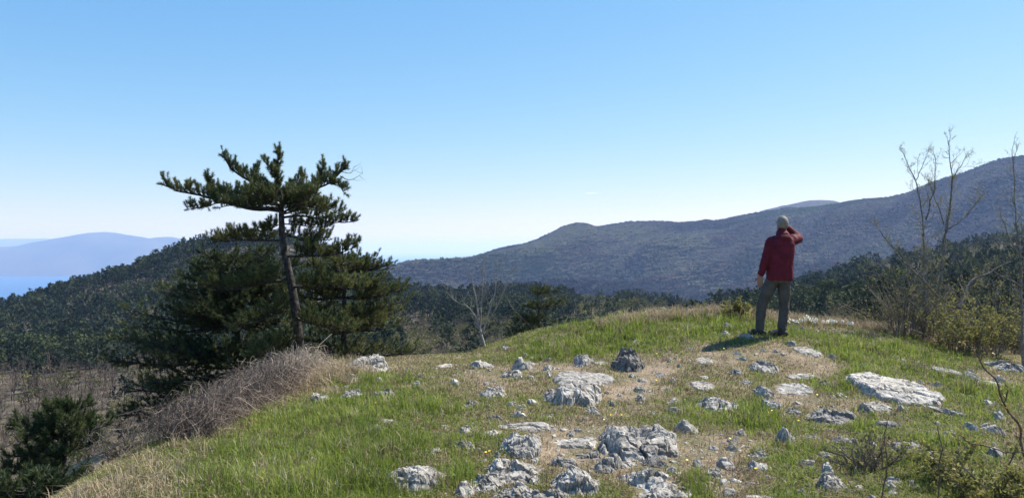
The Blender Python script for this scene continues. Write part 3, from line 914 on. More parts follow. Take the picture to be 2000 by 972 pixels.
def build_rocks():
    for i, (px, py, w, h, tone, st, lb) in enumerate(ROCKS):
        P = ground_at(px, min(py + h * .25, 990))
        mpp = P[1] / FPX
        big = 1.0 + .28 * (880 < px < 1340 and py > 825)
        W = w * mpp * 1.2 * big; h = h * 1.12 * big
        sl = max((py - 486) / FPX, .12)
        d = min(W * (1.5 if st != 'slab' else 1.8), h * mpp / sl * (.85 if st == 'slab' else .75))
        d = max(d, W * .5)
        hh = min(max(h * mpp - d * sl * .75, W * (.17 if st != 'slab' else .07), .025), W * ((.3 if W < .45 else .19) if st != 'slab' else .11))
        if (px, py) in ((1224, 706), (1140, 703)): hh = max(hh, W * .34)
        if (px, py) in ((650, 716), (715, 718)): hh = max(hh, W * .22)
        sub = 6 if w > 48 else 5 if w > 24 else 4
        if st == 'diag':
            me = rock_mesh('rock', W * 1.35, W * .34, hh * .7, 100 + i, sub, .6, True); rz = -1.05
        else:
            me = rock_mesh('rock', W, d, hh * (1.1 if st != 'slab' else 1), 100 + i, sub, .5 if st == 'slab' else .85, st == 'slab'); rz = 0
        z = Hs(P[0], P[1])
        gx, gy = (Hs(P[0] + .2, P[1]) - z) / .2, (Hs(P[0], P[1] + .2) - z) / .2
        o = link('rock', me, loc=(P[0], P[1], z - .02))
        o.rotation_euler = (math.atan(gy) * .8, -math.atan(gx) * .8, rz)
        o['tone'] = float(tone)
        tag(o, lb, 'rock', 'limestone rocks strewn over the knoll')
        ROCK_FOOT.append((P[0], P[1], W * .4 if st != 'diag' else W * .3, d * .4 if st != 'diag' else W * .5))
    # loose small stones, nothing tells them apart
    rng = np.random.default_rng(18)
    ms = [rock_mesh('stone', .1, .08, .035, 300 + i, 4, .8) for i in range(6)]
    k = 0
    while k < 290:
        y = rng.uniform(4.9, 13); x = rng.uniform(-.3, .62) * y
        px = 1000 + FPX * x / y; py = 486 - (Hs(x, y) - CAMZ) / y * FPX
        if px < 560 or px > 2000 or edge_info(np.array([x]), np.array([y]))[2][0] > -.3: continue
        if fbm(np.array([x * .8]), np.array([y * .8]), oct=2, seed=141)[0] + (.25 if px > 900 else -.15) + (.5 if 900 < px < 1400 and py > 820 else 0) < rng.uniform(-.3, .5): continue
        if any(((x - a) / (rx * 1.3)) ** 2 + ((y - b) / (ry * 1.3)) ** 2 < 1 for a, b, rx, ry in ROCK_FOOT): continue
        o = link('stone', ms[k % 6], loc=(x, y, Hs(x, y) - .005)); s = rng.lognormal(0, .4)
        o.scale = (s * rng.uniform(.8, 1.6), s, s * rng.uniform(.7, 1.3)); o.rotation_euler = (0, 0, rng.uniform(0, 6.28)); o['tone'] = float(rng.uniform(.4, 1))
        tag(o, 'fist sized pale stone lying loose in the turf between the rocks', 'stone', 'small loose stones in the turf')
        k += 1
    # loose grit
    rng = np.random.default_rng(8)
    n = 9000
    y = rng.uniform(4.6, 13.5, n) ; x = rng.uniform(-.3, .68, n) * y
    px = 1000 + FPX * x / y
    _, _, d = edge_info(x, y)
    keep = (d < -.1) & (fbm(x * .9, y * .9, oct=3, seed=41) + rng.normal(0, .18, n) > .02)
    x, y = x[keep], y[keep]; z = H(x, y)
    k = len(x); V, F = ico(1)
    parts = []
    for t in range(5):
        m = np.arange(k) % 5 == t
        v = V * (1 + .3 * rng.normal(size=(len(V), 1))) * [1, .8, .5]
        q = m.sum(); a = rng.uniform(0, 6.28, q)
        M = frames(np.stack([rng.normal(0, .2, q), rng.normal(0, .2, q), np.ones(q)], 1), a)
        parts.append(instance(v, F, np.stack([x[m], y[m], z[m]], 1), M, rng.lognormal(math.log(.011), .5, q), np.zeros(q)))
    V, F, _r = merge(parts)
    o = link('gravel', mesh_np('gravel', V, F, M_rock, False)); o['tone'] = .75
    tag(o, 'pale limestone grit scattered in the turf', kind='stuff')
build_rocks()

# ------------------------------------------------------------------ grass
M_grass = leaf_mat('green_grass', [(0, (.09, .125, .02)), (.4, (.17, .225, .035)), (.7, (.26, .315, .055)), (1, (.4, .4, .12))], .5, .5, .35)
M_straw = leaf_mat('dry_grass', [(0, (.12, .09, .055)), (.35, (.24, .18, .11)), (.7, (.4, .32, .2)), (1, (.55, .47, .32))], .3, .7, .2)

LUSH = [(470, 900, 170, 90, 1), (600, 830, 130, 60, 1), (700, 870, 100, 60, .9), (720, 745, 80, 16, .9), (740, 800, 80, 30, .8), (850, 800, 50, 28, .7), (840, 850, 90, 40, .6), (900, 925, 38, 36, 1.5),
        (1000, 880, 35, 15, .9), (950, 870, 40, 20, .8), (1250, 650, 170, 32, 1.2), (1080, 690, 120, 26, 1), (1400, 640, 140, 30, 1.2), (1240, 640, 130, 30, 1), (1660, 675, 120, 32, 1), (1780, 715, 110, 40, 1), (1900, 760, 80, 45, .9),
        (1330, 825, 70, 22, .9), (1480, 825, 80, 24, 1), (1470, 790, 30, 40, .9), (1350, 950, 45, 40, 1), (1545, 945, 60, 55, 1.2), (1690, 820, 40, 40, .9), (1650, 730, 50, 40, .6), (1840, 850, 80, 60, .8), (1500, 655, 60, 12, .7),
        (1800, 940, 120, 50, .8), (560, 960, 160, 40, 1), (760, 960, 60, 30, .6), (650, 900, 90, 60, .8), (1930, 800, 70, 60, .6), (1050, 950, 20, 20, .4), (1180, 790, 60, 12, .5)]
BARE = [(1240, 760, 70, 40), (1350, 880, 70, 40), (1130, 850, 90, 25), (1090, 880, 70, 30), (1450, 870, 80, 30), (1560, 780, 70, 16), (1570, 690, 60, 15), (1620, 720, 50, 20), (1200, 900, 50, 30), (960, 740, 60, 20),
        (1440, 700, 80, 20), (1700, 790, 60, 20), (1300, 880, 40, 40), (590, 870, 35, 20), (900, 960, 40, 20), (1080, 720, 60, 10), (1420, 950, 40, 25), (1280, 720, 40, 18), (1800, 760, 40, 16), (1920, 740, 60, 20)]

def cover(x, y, z):
    yy = np.maximum(y, 2.0)
    px = 1000 + FPX * x / yy; py = 486 - (z - CAMZ) / yy * FPX
    L = .55 * smooth(4.9, 4.2, y) + .5 * smooth(.68, .76, np.abs(x) / yy)
    for a, b, c, d, s in LUSH:
        L += s * np.exp(-(((px - a) / c) ** 2 + ((py - b) / d) ** 2))
    B = np.zeros_like(x)
    for a, b, c, d in BARE:
        B += np.exp(-(((px - a) / c) ** 2 + ((py - b) / d) ** 2))
    n = fbm(x * 1.1, y * 1.1, oct=4, seed=61); n2 = fbm(x * 4.5, y * 4.5, oct=3, seed=62)
    return np.clip(L, 0, 1.4) - .08 + .95 * n + .45 * n2, B + .5 * fbm(x * 1.7, y * 1.7, oct=4, seed=63)

def not_in_rock(x, y):
    ok = np.ones(len(x), bool)
    for a, b, rx, ry in ROCK_FOOT:
        ok &= ((x - a) / rx) ** 2 + ((y - b) / ry) ** 2 > 1
    return ok

def blades(x, y, z, L, W, rng, lean=.45, az=None):
    """curved three-triangle blades"""
    n = len(x)
    a = rng.uniform(0, 2 * np.pi, n) if az is None else az
    ln = np.abs(rng.normal(0, lean, n)) + .05
    dx, dy = np.cos(a), np.sin(a)
    fa = a + np.pi / 2 + rng.normal(0, .5, n)
    wx, wy = np.cos(fa) * W / 2, np.sin(fa) * W / 2
    b = np.stack([x, y, z - .01], 1)
    m = b + np.stack([dx * ln * L * .35, dy * ln * L * .35, L * .6 * np.ones(n)], 1)
    t = b + np.stack([dx * ln * L * 1.05, dy * ln * L * 1.05, L * np.maximum(1 - .45 * ln ** 1.2, .25)], 1)
    w = np.stack([wx, wy, np.zeros(n)], 1)
    V = np.stack([b - w, b + w, m - w * .8, m + w * .8, t], 1).reshape(-1, 3)
    f = np.array([[0, 1, 3], [0, 3, 2], [2, 3, 4]])
    F = (f[None] + (np.arange(n) * 5)[:, None, None]).reshape(-1, 3)
    return V, F

def scatter(n, rng, ymin=4.4, ymax=15.5, xmin=-.72, xmax=.72):
    # uniform on screen-ish: density falls with distance so blades stay pixel sized
    u = rng.uniform(size=n)
    y = 1 / (1 / ymin + u * (1 / ymax - 1 / ymin))
    y = np.where(rng.uniform(size=n) < .45, rng.uniform(ymin, ymax, n), y)
    x = rng.uniform(xmin, xmax, n) * y
    _, _, d = edge_info(x, y)
    k = d < 2.2
    # the part of the knoll beside and behind the viewer, thinner
    m = n // 2
    x2 = rng.uniform(-3.5, 11.5, m); y2 = rng.uniform(-4, 12.5, m); _, _, d2 = edge_info(x2, y2)
    k2 = (d2 < 2) & ((np.abs(x2) > .66 * y2) | (y2 < 4.4)) & (np.hypot(x2, y2) > .9)
    return np.concatenate([x[k], x2[k2]]), np.concatenate([y[k], y2[k2]]), np.concatenate([d[k], d2[k2]])

def build_grass():
    rng = np.random.default_rng(77)
    G, S = [], []
    # short turf, mixed green and straw
    x, y, d = scatter(430000, rng)
    z = H(x, y); L, B = cover(x, y, z)
    r = rng.uniform(size=len(x))
    keep = not_in_rock(x, y) & (r < np.clip(1.0 - 1.15 * np.clip(B, 0, 1) + .25 * L, .07, 1))
    x, y, z, L, B, d = [v[keep] for v in (x, y, z, L, B, d)]
    green = rng.uniform(size=len(x)) < np.clip(.48 + .42 * L - .45 * B + .35 * fbm(x * 5, y * 5, oct=2, seed=93), .08, .92)
    ln = rng.uniform(.025, .07, len(x)) * (1 + .5 * np.clip(L, 0, 1))
    wd = .0028 + .0005 * np.maximum(y, 3)
    rr = np.clip(rng.normal(.4, .2, len(x)) + .15 * fbm(x * 3, y * 3, seed=71), 0, 1)
    for g, dst in ((True, G), (False, S)):
        m = green == g
        V, F = blades(x[m], y[m], z[m], ln[m], wd[m], rng, .9)
        dst.append((V, F, np.repeat(rr[m], 5)))
    # tall green grass in tufts
    nt_ = 24000
    tx, ty, td = scatter(nt_, rng)
    tz = H(tx, ty); L, B = cover(tx, ty, tz)
    keep = (rng.uniform(size=len(tx)) < np.clip(L - .25 - .4 * np.clip(B, 0, 1), 0, 1)) & not_in_rock(tx, ty)
    tx, ty, tz, L = tx[keep], ty[keep], tz[keep], L[keep]
    k = 15
    n = len(tx) * k
    sp = np.repeat(.02 + .03 * rng.uniform(size=len(tx)), k)
    x = np.repeat(tx, k) + rng.normal(size=n) * sp; y = np.repeat(ty, k) + rng.normal(size=n) * sp
    z = np.repeat(tz, k)
    tl = np.clip(.035 + .085 * L, .035, .17) * rng.uniform(.45, 1.35, len(tx)) * (1 + .5 * fbm(tx * 2.2, ty * 2.2, oct=2, seed=91))
    tl = np.where(np.hypot(tx - px2xy(1505, 11.7), ty - 11.6) < .6, tl * .4, tl)
    ln = np.repeat(tl, k) * rng.uniform(.5, 1.15, n)
    rr = np.clip(np.repeat(rng.normal(.45, .2, len(tx)) + .25 * fbm(tx * 1.3, ty * 1.3, oct=2, seed=92), k) + rng.normal(0, .12, n), 0, 1)
    V, F = blades(x, y, z, ln, .003 + .00045 * np.maximum(y, 3), rng, .42)
    dry = np.repeat(rng.uniform(size=len(tx)) < .12, k) | (rng.uniform(size=n) < .08)
    fm = np.repeat(dry, 3)
    # split by blade
    def pick(mask):
        idx = np.where(mask)[0]
        VV = V.reshape(-1, 5, 3)[idx].reshape(-1, 3)
        f = np.array([[0, 1, 3], [0, 3, 2], [2, 3, 4]])
        return VV, (f[None] + (np.arange(len(idx)) * 5)[:, None, None]).reshape(-1, 3), np.repeat(rr[idx], 5)
    G.append(pick(~dry)); S.append(pick(dry))
    # straw fringe along the left edge and scattered dry tufts
    n0 = 2600
    e = rng.uniform(0, 1, n0)
    ey = 4.3 + e * 7.5; ex = np.interp(ey, EDGE[1:9, 1], EDGE[1:9, 0]) - rng.normal(.25, .4, n0)
    wgt = .04 + .5 * smooth(6.0, 4.9, ey) * .5 + 1.2 * np.exp(-((ey - 10.6) / .7) ** 2)
    kk = rng.uniform(size=n0) < wgt
    ex, ey = ex[kk], ey[kk]
    bx = rng.uniform(-.3, .7, 2600) ; by = rng.uniform(4.5, 14, 2600); bx = bx * by
    _, _, dd = edge_info(bx, by)
    bz = H(bx, by); Lb, Bb = cover(bx, by, bz)
    kk = (dd < 0) & (rng.uniform(size=2600) < np.clip(.12 + .4 * Bb, 0, .5)) & not_in_rock(bx, by)
    # dry fringe on the back crest
    cx = rng.uniform(1.5, 8.5, 900); cy = 13.8 + rng.normal(0, .25, 900)
    sx = np.concatenate([ex, bx[kk], cx]); sy = np.concatenate([ey, by[kk], cy])
    hh = np.concatenate([rng.uniform(.1, .2, len(ex)) + .08 * (ey > 9), rng.uniform(.04, .1, kk.sum()), rng.uniform(.08, .26, 900)])
    sz = H(sx, sy); k = 16; n = len(sx) * k
    x = np.repeat(sx, k) + rng.normal(0, .035, n); y = np.repeat(sy, k) + rng.normal(0, .035, n)
    V, F = blades(x, y, np.repeat(sz, k), np.repeat(hh, k) * rng.uniform(.5, 1.2, n), .003 + .0004 * y, rng, .8)
    S.append((V, F, np.repeat(np.clip(rng.normal(.6, .2, n), 0, 1), 5)))
    for nm, lb, parts, mt in (('grass', 'green grass growing over the knoll', G, M_grass), ('dry_grass', 'dry straw coloured grass between the stones', S, M_straw)):
        V, F, rr = merge(parts)
        tag(link(nm, mesh_np(nm, V, F, mt, False, rr)), lb, kind='stuff')
        print(nm, len(F))
build_grass()
# ------------------------------------------------------------------ pines close by
M_needle = leaf_mat('pine_needles', [(0, (.03, .045, .024)), (.45, (.055, .078, .03)), (.8, (.11, .125, .04)), (1, (.2, .2, .07))], .3, .5, .35)
M_deadtwig = leaf_mat('dead_twigs', [(0, (.16, .14, .125)), (1, (.36, .33, .3))], 0, .9, .1)

def shoot_template(rng, n=80, nl=.072, w=.0075):
    """bottlebrush shoot of unit 0.16 m along +z"""
    t = rng.uniform(0, 1, n) ** .8
    a = rng.uniform(0, 6.28, n); sp = rng.uniform(.35, 1.5, n) * (1 - .35 * t)
    b = np.stack([np.zeros(n), np.zeros(n), t * .1], 1)
    d = np.stack([np.cos(a) * np.sin(sp), np.sin(a) * np.sin(sp), np.cos(sp)], 1)
    L = nl * rng.uniform(.7, 1.15, n)[:, None]
    s = np.cross(d, rng.normal(size=(n, 3))); s /= np.linalg.norm(s, axis=1)[:, None]
    V = np.stack([b - s * w / 2, b + s * w / 2, b + d * L], 1).reshape(-1, 3)
    return V, np.arange(3 * n).reshape(-1, 3), np.repeat(rng.uniform(-.12, .12, n), 3)

def limb_detail(limbs, rng, step=.13, side=.45, up=.35, start=.2, shoot_gap=.09, tipup=.5):
    """limbs: list of (pts, radius, side_scale). Returns (branch lines, shoot positions, shoot directions)"""
    lines, SP, SD = [], [], []
    for P, r0, ss in limbs:
        P = np.asarray(P); n = len(P)
        lines.append((P, np.linspace(r0, r0 * .18 + .003, n)))
        seg = np.linalg.norm(np.diff(P, axis=0), axis=1); cum = np.concatenate([[0], np.cumsum(seg)]); Lt = cum[-1]
        s = Lt * start
        while s <= Lt:
            q = np.array([np.interp(s, cum, P[:, k]) for k in range(3)])
            i = min(np.searchsorted(cum, s), n - 1); i = max(i, 1)
            T = P[i] - P[i - 1]; T /= np.linalg.norm(T) + 1e-9
            ph = rng.uniform(0, 6.28)
            rad = np.cross(T, [0, 0, 1.]); rad /= np.linalg.norm(rad) + 1e-9
            v = rad * math.cos(ph) + np.cross(rad, T) * math.sin(ph) * .55
            d = T * rng.uniform(.5, 1.0) + v * 1.0 + np.array([0, 0, up * rng.uniform(.2, 1.3)])
            d /= np.linalg.norm(d)
            Lb = side * ss * rng.uniform(.45, 1.15) * (1.1 - .5 * s / Lt)
            m = 5; bp = [q]; dd = d.copy()
            for k in range(m):
                dd = dd + np.array([0, 0, tipup * .28]) + rng.normal(0, .14, 3); dd /= np.linalg.norm(dd)
                bp.append(bp[-1] + dd * Lb / m)
            bp = np.array(bp)
            lines.append((bp, np.linspace(max(r0 * .28, .006), .003, m + 1)))
            c2 = np.linspace(0, 1, m + 1)
            k = max(2, int(Lb * .75 / shoot_gap))
            for u in np.linspace(.3, 1, k):
                p = np.array([np.interp(u, c2, bp[:, j]) for j in range(3)])
                e = dd * .8 + rng.normal(0, .55, 3) + np.array([0, 0, tipup * rng.uniform(.2, 1.2)])
                if u > .97: e = dd + np.array([0, 0, tipup * .5])
                SP.append(p); SD.append(e)
            s += step * rng.uniform(.7, 1.4)
        SP.append(P[-1]); SD.append(P[-1] - P[-2] + np.array([0, 0, .02]))
    return lines, np.array(SP), np.array(SD)

def pine_tree(label, trunk, limbs, seed, dead=(), group=None, name='pine_tree', crown_name='crown', bright=.45, **kw):
    rng = np.random.default_rng(seed)
    tp, tr = trunk
    base = tp[0]
    root = empty(name, tuple(base), label, 'tree', group)
    lines, SP, SD = limb_detail(limbs, rng, **kw)
    V, F = tubes([(tp - base, tr)], 12)
    V = V + (fbm(V[:, 0] * 14, V[:, 1] * 14, V[:, 2] * 5, 3, seed)[:, None] * .012) * np.array([1, 1, 0])
    link('trunk', mesh_np('trunk', V, F, M_bark, True), root)
    V, F = tubes([(p - base, r) for p, r in lines], 4)
    link('branches', mesh_np('branches', V, F, M_bark, True), root)
    parts = []
    tp_ = [shoot_template(rng) for _ in range(5)]
    n = len(SP)
    clump = .5 * fbm(SP[:, 0] * 1.3, SP[:, 1] * 1.3, SP[:, 2] * 2, 2, seed)
    for i, (v, f, vr) in enumerate(tp_):
        m = np.arange(n) % 5 == i
        k = m.sum()
        if k == 0: continue
        parts.append(instance(v, f, SP[m] - base, frames(SD[m], rng.uniform(0, 6.28, k)), rng.uniform(.8, 1.25, k), np.clip(bright + clump[m] * .6 + rng.normal(0, .1, k), 0.02, .98), vr))
    V, F, rr = merge(parts)
    link(crown_name, mesh_np(crown_name, V, F, M_needle, False, np.clip(rr, 0, 1)), root)
    if dead:
        for pts, r in dead:
            dl = []
            P = curve(pts, 8, .015, rng); dl.append((P, np.linspace(r, .002, len(P))))
            for k in range(4):
                i = rng.integers(3, len(P)); d = rng.normal(size=3) * [1, .6, .8]; d += (P[-1] - P[0]) / np.linalg.norm(P[-1] - P[0]); d /= np.linalg.norm(d)
                q = np.array([P[i], P[i] + d * .1, P[i] + d * .2 + [0, 0, .03]]); dl.append((q, np.array([.004, .003, .0015])))
            V, F = tubes([(p - base, rr_) for p, rr_ in dl], 4)
            link('dead_branch', mesh_np('dead_branch', V, F, M_deadtwig, False), root)
    print(name, n, 'shoots')
    return root

def P3(lst, Y):
    """pixels of the photograph (+ depth offset) at distance Y -> world points"""
    return [at(a, b, Y + (c[0] if c else 0)) for a, b, *c in lst]

# --- the tall windswept pine
YP = 16.5
def tall_pine():
    rng = np.random.default_rng(4)
    t0 = at(588, 760, YP)
    t0[2] = Hs(t0[0], t0[1]) - .1
    tp = curve([t0] + P3([(585, 700), (582, 650), (575, 590), (566, 540), (557, 500), (552, 460), (550, 420), (549, 395), (548, 370)], YP), 40, .006, rng)
    tr = np.interp(np.linspace(0, 1, 40), [0, .25, .5, .75, 1], [.12, .1, .075, .055, .035])
    L = []
    def limb(pts, r, ss=1.0, n=14): L.append((curve(P3(pts, YP), n, .012, rng), r, ss))
    # flat storm crown
    limb([(549, 412), (520, 410), (477, 403), (440, 395), (395, 383), (350, 374), (322, 364)], .045, .85, 20)
    limb([(470, 402, -.1), (430, 396, -.2), (400, 402, -.25), (368, 412, -.3)], .018, .45)
    limb([(440, 395), (412, 378, .1), (404, 350, .2)], .014, .45)
    limb([(549, 400), (510, 396, .4), (470, 385, .7), (430, 375, .9)], .03, .8)
    limb([(549, 404), (510, 405, -.4), (470, 402, -.7), (430, 405, -.8)], .03, .7)
    limb([(549, 392), (530, 378), (497, 360), (470, 342), (450, 325), (441, 308)], .035, .75, 16)
    limb([(520, 372), (495, 348, .2), (500, 330, .3)], .016, .5)
    limb([(549, 390), (545, 360), (541, 334), (544, 312), (546, 298)], .03, .6)
    limb([(545, 360), (530, 338, -.2), (518, 318, -.3)], .016, .45)
    limb([(549, 392), (560, 372, .3), (590, 360, .5), (588, 342, .5)], .02, .55)
    limb([(549, 396), (580, 382), (612, 370), (642, 357), (664, 340), (674, 330)], .035, .7, 16)
    limb([(612, 370), (628, 350, .2), (630, 320, .3)], .016, .5)
    limb([(640, 357), (658, 362, -.1), (671, 374, -.2)], .012, .35)
    limb([(549, 396), (575, 392, -.4), (600, 388, -.7), (620, 378, -.9)], .028, .75)
    limb([(549, 398), (570, 395, .5), (600, 380, .9)], .028, .75)
    # second tier on the right
    limb([(549, 425), (585, 420), (625, 428), (660, 434), (688, 434)], .028, .65, 14)
    limb([(549, 418), (580, 412, .3), (610, 410, .5), (640, 420, .6)], .022, .7)
    limb([(549, 420), (575, 400, -.3), (600, 402, -.5), (628, 412, -.6)], .02, .7)
    limb([(549, 415), (590, 398, .2), (635, 405, .2), (665, 418, .2)], .02, .7)
    limb([(549, 400), (515, 388, -.5), (480, 378, -.9)], .025, .8)
    limb([(549, 396), (535, 385, .8), (520, 372, 1.2)], .02, .8)
    limb([(550, 436), (590, 440), (620, 444), (640, 442)], .014, .4)
    limb([(550, 438), (530, 446, .2), (514, 452, .3)], .01, .4)
    # live limbs lower on the trunk
    for y0, lst in ((455, [(600, 470, .4), (640, 468, .7)]), (470, [(500, 470, .5), (455, 468, 1), (415, 474, 1.3)]), (500, [(640, 498, -.4), (690, 485, -.7)]),
                    (545, [(500, 555, -.5), (450, 565, -.9), (400, 560, -1)]), (560, [(650, 560, -.6), (700, 565, -1)]), (600, [(520, 620, -.7), (460, 640, -1.2)]),
                    (620, [(640, 640, -.8), (690, 650, -1.2)]), (650, [(540, 680, -.7), (490, 700, -1.1)])):
        xx = np.interp(y0, [460, 540, 650], [552, 566, 582])
        limb([(xx, y0)] + lst, .03, .95)
    dead = [(P3([(552, 462), (585, 452, -.1), (630, 456, -.2)], YP), .01), (P3([(553, 470), (590, 480, -.1), (640, 478, -.2)], YP), .008),
            (P3([(664, 344), (685, 350), (707, 336)], YP), .012), (P3([(668, 336), (684, 338), (690, 328)], YP), .008), (P3([(556, 500), (520, 510, -.2), (500, 500, -.3)], YP), .008)]
    pine_tree('tall windswept pine with a flat storm crown and bare upper trunk', (tp, tr), L, 3, dead, bright=.66, step=.03, shoot_gap=.05, up=.55, side=.4, tipup=.75, start=.14)
tall_pine()

def round_pine(label, px, Y, py_top, env, seed, whorl=.16, nper=6, lean=0, r0=.1, bright=.42, zb=None, droop=-.05, **kw):
    """bushy pine: env(t) = (left half width, right half width) in metres at relative height t"""
    rng = np.random.default_rng(seed)
    x0 = px2xy(px, Y); zb = Hs(x0, Y) - .1 if zb is None else zb
    zt = pz(py_top, Y)
    Ht = zt - zb
    tp = curve([(x0, Y, zb), (x0 + lean * .4, Y, zb + Ht * .5), (x0 + lean, Y, zt - .1)], 20, .015, rng)
    tr = np.linspace(r0, .015, 20)
    L = []
    z = .06
    while z < 1.0:
        for k in range(nper if rng.uniform() > .2 else nper // 2):
            a = rng.uniform(0, 2 * np.pi)
            l, r = env(min(z, 1))
            rad = (r if math.cos(a) > 0 else l) * rng.uniform(.62, 1.08)
            if abs(math.sin(a)) > .7: rad *= .85
            i = int(z * 19); b = tp[i]
            e = b + np.array([math.cos(a) * rad, math.sin(a) * rad * .9, rad * (droop + .28 * z + rng.normal(0, .06))])
            mid = (b + e) / 2 + [0, 0, -rad * .05]
            L.append((curve([b, mid, e], 9, .02, rng), .012 + .012 * rad, min(1.1, .35 + .35 * rad)))
        z += whorl / Ht * rng.uniform(.8, 1.3)
    return pine_tree(label, (tp, tr), L, seed + 50, bright=bright, **kw)

def envf(ts, ls, rs):
    return lambda t: (float(np.interp(t, ts, ls)), float(np.interp(t, ts, rs)))
round_pine('dense dark pine left of the tall trunk, its boughs hanging over the valley', 462, 18.2, 462, envf([0, .2, .45, .7, .9, 1], [2.0, 2.5, 2.7, 2.0, 1.1, .5], [1.5, 1.7, 1.7, 1.6, 1.3, .6]), 21, whorl=.27, nper=15, step=.085, shoot_gap=.075, up=.12, tipup=.28, bright=.5)
round_pine('broad pine right of the tall trunk with upswept boughs', 672, 17.8, 474, envf([0, .2, .4, .6, .8, 1], [1.4, 1.5, 1.4, 1.2, 1.0, .4], [2.6, 2.3, 1.8, 1.45, 1.15, .8]), 22, whorl=.27, nper=15, step=.085, shoot_gap=.075, up=.2, tipup=.5, bright=.72)
round_pine('small bushy pine in the bottom left corner', 128, 11.5, 782, envf([0, .25, .5, .75, 1], [1.0, .95, .8, .6, .2], [1.0, 1.0, .85, .6, .3]), 23, whorl=.22, nper=10, step=.075, shoot_gap=.07, bright=.5, up=.3, tipup=.6, r0=.07)
round_pine('low dark pine top hidden behind the bottom left slope', 60, 9.5, 925, envf([0, .5, 1], [.9, .7, .35], [1.1, .9, .35]), 27, whorl=.13, nper=8, step=.08, shoot_gap=.07, r0=.06)
round_pine('ragged low pine with bare grey twigs beyond the rim', 1052, 23, 552, envf([0, .2, .4, .6, .8, 1], [2.0, 1.8, 1.4, 1.2, .8, .2], [1.3, 1.5, 1.3, 1.2, 1.1, .5]), 24, whorl=.34, nper=11, step=.12, shoot_gap=.11, up=.15, tipup=.3,
           dead=[(P3([(1040, 640), (1000, 600), (985, 570)], 22.6), .015), (P3([(1035, 650), (1010, 655), (990, 672)], 22.5), .015), (P3([(1050, 590), (1080, 578), (1105, 572)], 22.6), .012), (P3([(1040, 600), (1062, 570), (1068, 552)], 22.8), .01)])

# ------------------------------------------------------------------ leafless trees and shrubs
M_bud = leaf_mat('buds', [(0, (.16, .15, .05)), (.5, (.27, .27, .08)), (1, (.42, .38, .14))], .4, .6, .2)
M_redbark = noise_mat('reddish_bark', 20, [(.35, (.07, .045, .035)), (.6, (.15, .1, .075)), (.75, (.24, .17, .13))], .8, .3, 60, obj=True, bdist=.003)
M_palebark = noise_mat('pale_bark', 20, [(.35, (.16, .145, .13)), (.6, (.3, .28, .25)), (.75, (.42, .4, .36))], .9, .3, 60, obj=True, bdist=.003)
M_bramble = leaf_mat('bramble_canes', [(0, (.06, .045, .04)), (.5, (.19, .145, .12)), (1, (.5, .42, .32))], .05, .8, .15)

def twigs_from(line, r, rng, gap, ln, spread=.6, up=.25, lev=2, rmin=.0016, start=.25):
    """recursive twigs along a limb; returns lines and tip points"""
    out, tips = [], []
    P = np.asarray(line); seg = np.linalg.norm(np.diff(P, axis=0), axis=1); cum = np.concatenate([[0], np.cumsum(seg)]); Lt = cum[-1]
    s = Lt * start
    while s < Lt:
        q = np.array([np.interp(s, cum, P[:, k]) for k in range(3)])
        i = max(1, min(np.searchsorted(cum, s), len(P) - 1)); T = P[i] - P[i - 1]; T /= np.linalg.norm(T)
        d = T * .8 + rng.normal(size=3) * spread + np.array([0, 0, up]); d /= np.linalg.norm(d)
        L = ln * rng.uniform(.5, 1.3) * (1.15 - .6 * s / Lt)
        m = 5; bp = [q]; dd = d
        for k in range(m):
            dd = dd + rng.normal(0, .13, 3) + np.array([0, 0, up * .2]); dd = dd / np.linalg.norm(dd); bp.append(bp[-1] + dd * L / m)
        bp = np.array(bp); rr = max(r * .4 * (1 - .5 * s / Lt), rmin)
        out.append((bp, np.linspace(rr, rmin * .6, m + 1)))
        tips.extend(bp[2:])
        if lev > 1:
            o2, t2 = twigs_from(bp, rr, rng, gap * .62, ln * .48, spread, up, lev - 1, rmin, .3); out += o2; tips += t2
        s += gap * rng.uniform(.6, 1.5)
    return out, tips

def bare_tree(name, label, cat, Y, stems, seed, bark, gap=.16, ln=.5, lev=2, buds=0, budsize=.02, spread=.6, up=.3, rmin=.0022, start=.3, root_px=None, group=None, budmat=None):
    rng = np.random.default_rng(seed)
    b = at(*(root_px or stems[0][0][0][:2]), Y); b[2] = Hs(b[0], b[1]) - .03
    root = empty(name, tuple(b), label, cat, group)
    main, tw, tips = [], [], []
    for pts, r in stems:
        P = P3(pts, Y)
        if P[0][2] > b[2] and pts[0] == stems[0][0][0]: P = [b] + P
        C = curve(P, max(10, 4 * len(P)), .008, rng)
        main.append((C, np.linspace(r, max(r * .18, .003), len(C))))
        o, t = twigs_from(C, r, rng, gap, ln, spread, up, lev, rmin, start)
        tw += o; tips += t
    V, F = tubes([(p - b, r) for p, r in main], 7)
    link('stem', mesh_np('stem', V, F, bark, True), root)
    V, F = tubes([(p - b, r) for p, r in tw], 3)
    link('twigs', mesh_np('twigs', V, F, bark, False), root)
    if buds:
        T = np.array(tips) - b; T = T[rng.integers(0, len(T), buds)] + rng.normal(0, .012, (buds, 3))
        V, F = tri_cards(T, rng.normal(size=(buds, 3)), budsize, rng, .8)
        nm = 'leaves' if budsize > .025 else 'buds'
        link(nm, mesh_np(nm, V, F, budmat or M_bud, False, np.repeat(np.clip(rng.normal(.5, .22, buds), 0, 1), 3)), root)
    print(name, len(tw))
    return root

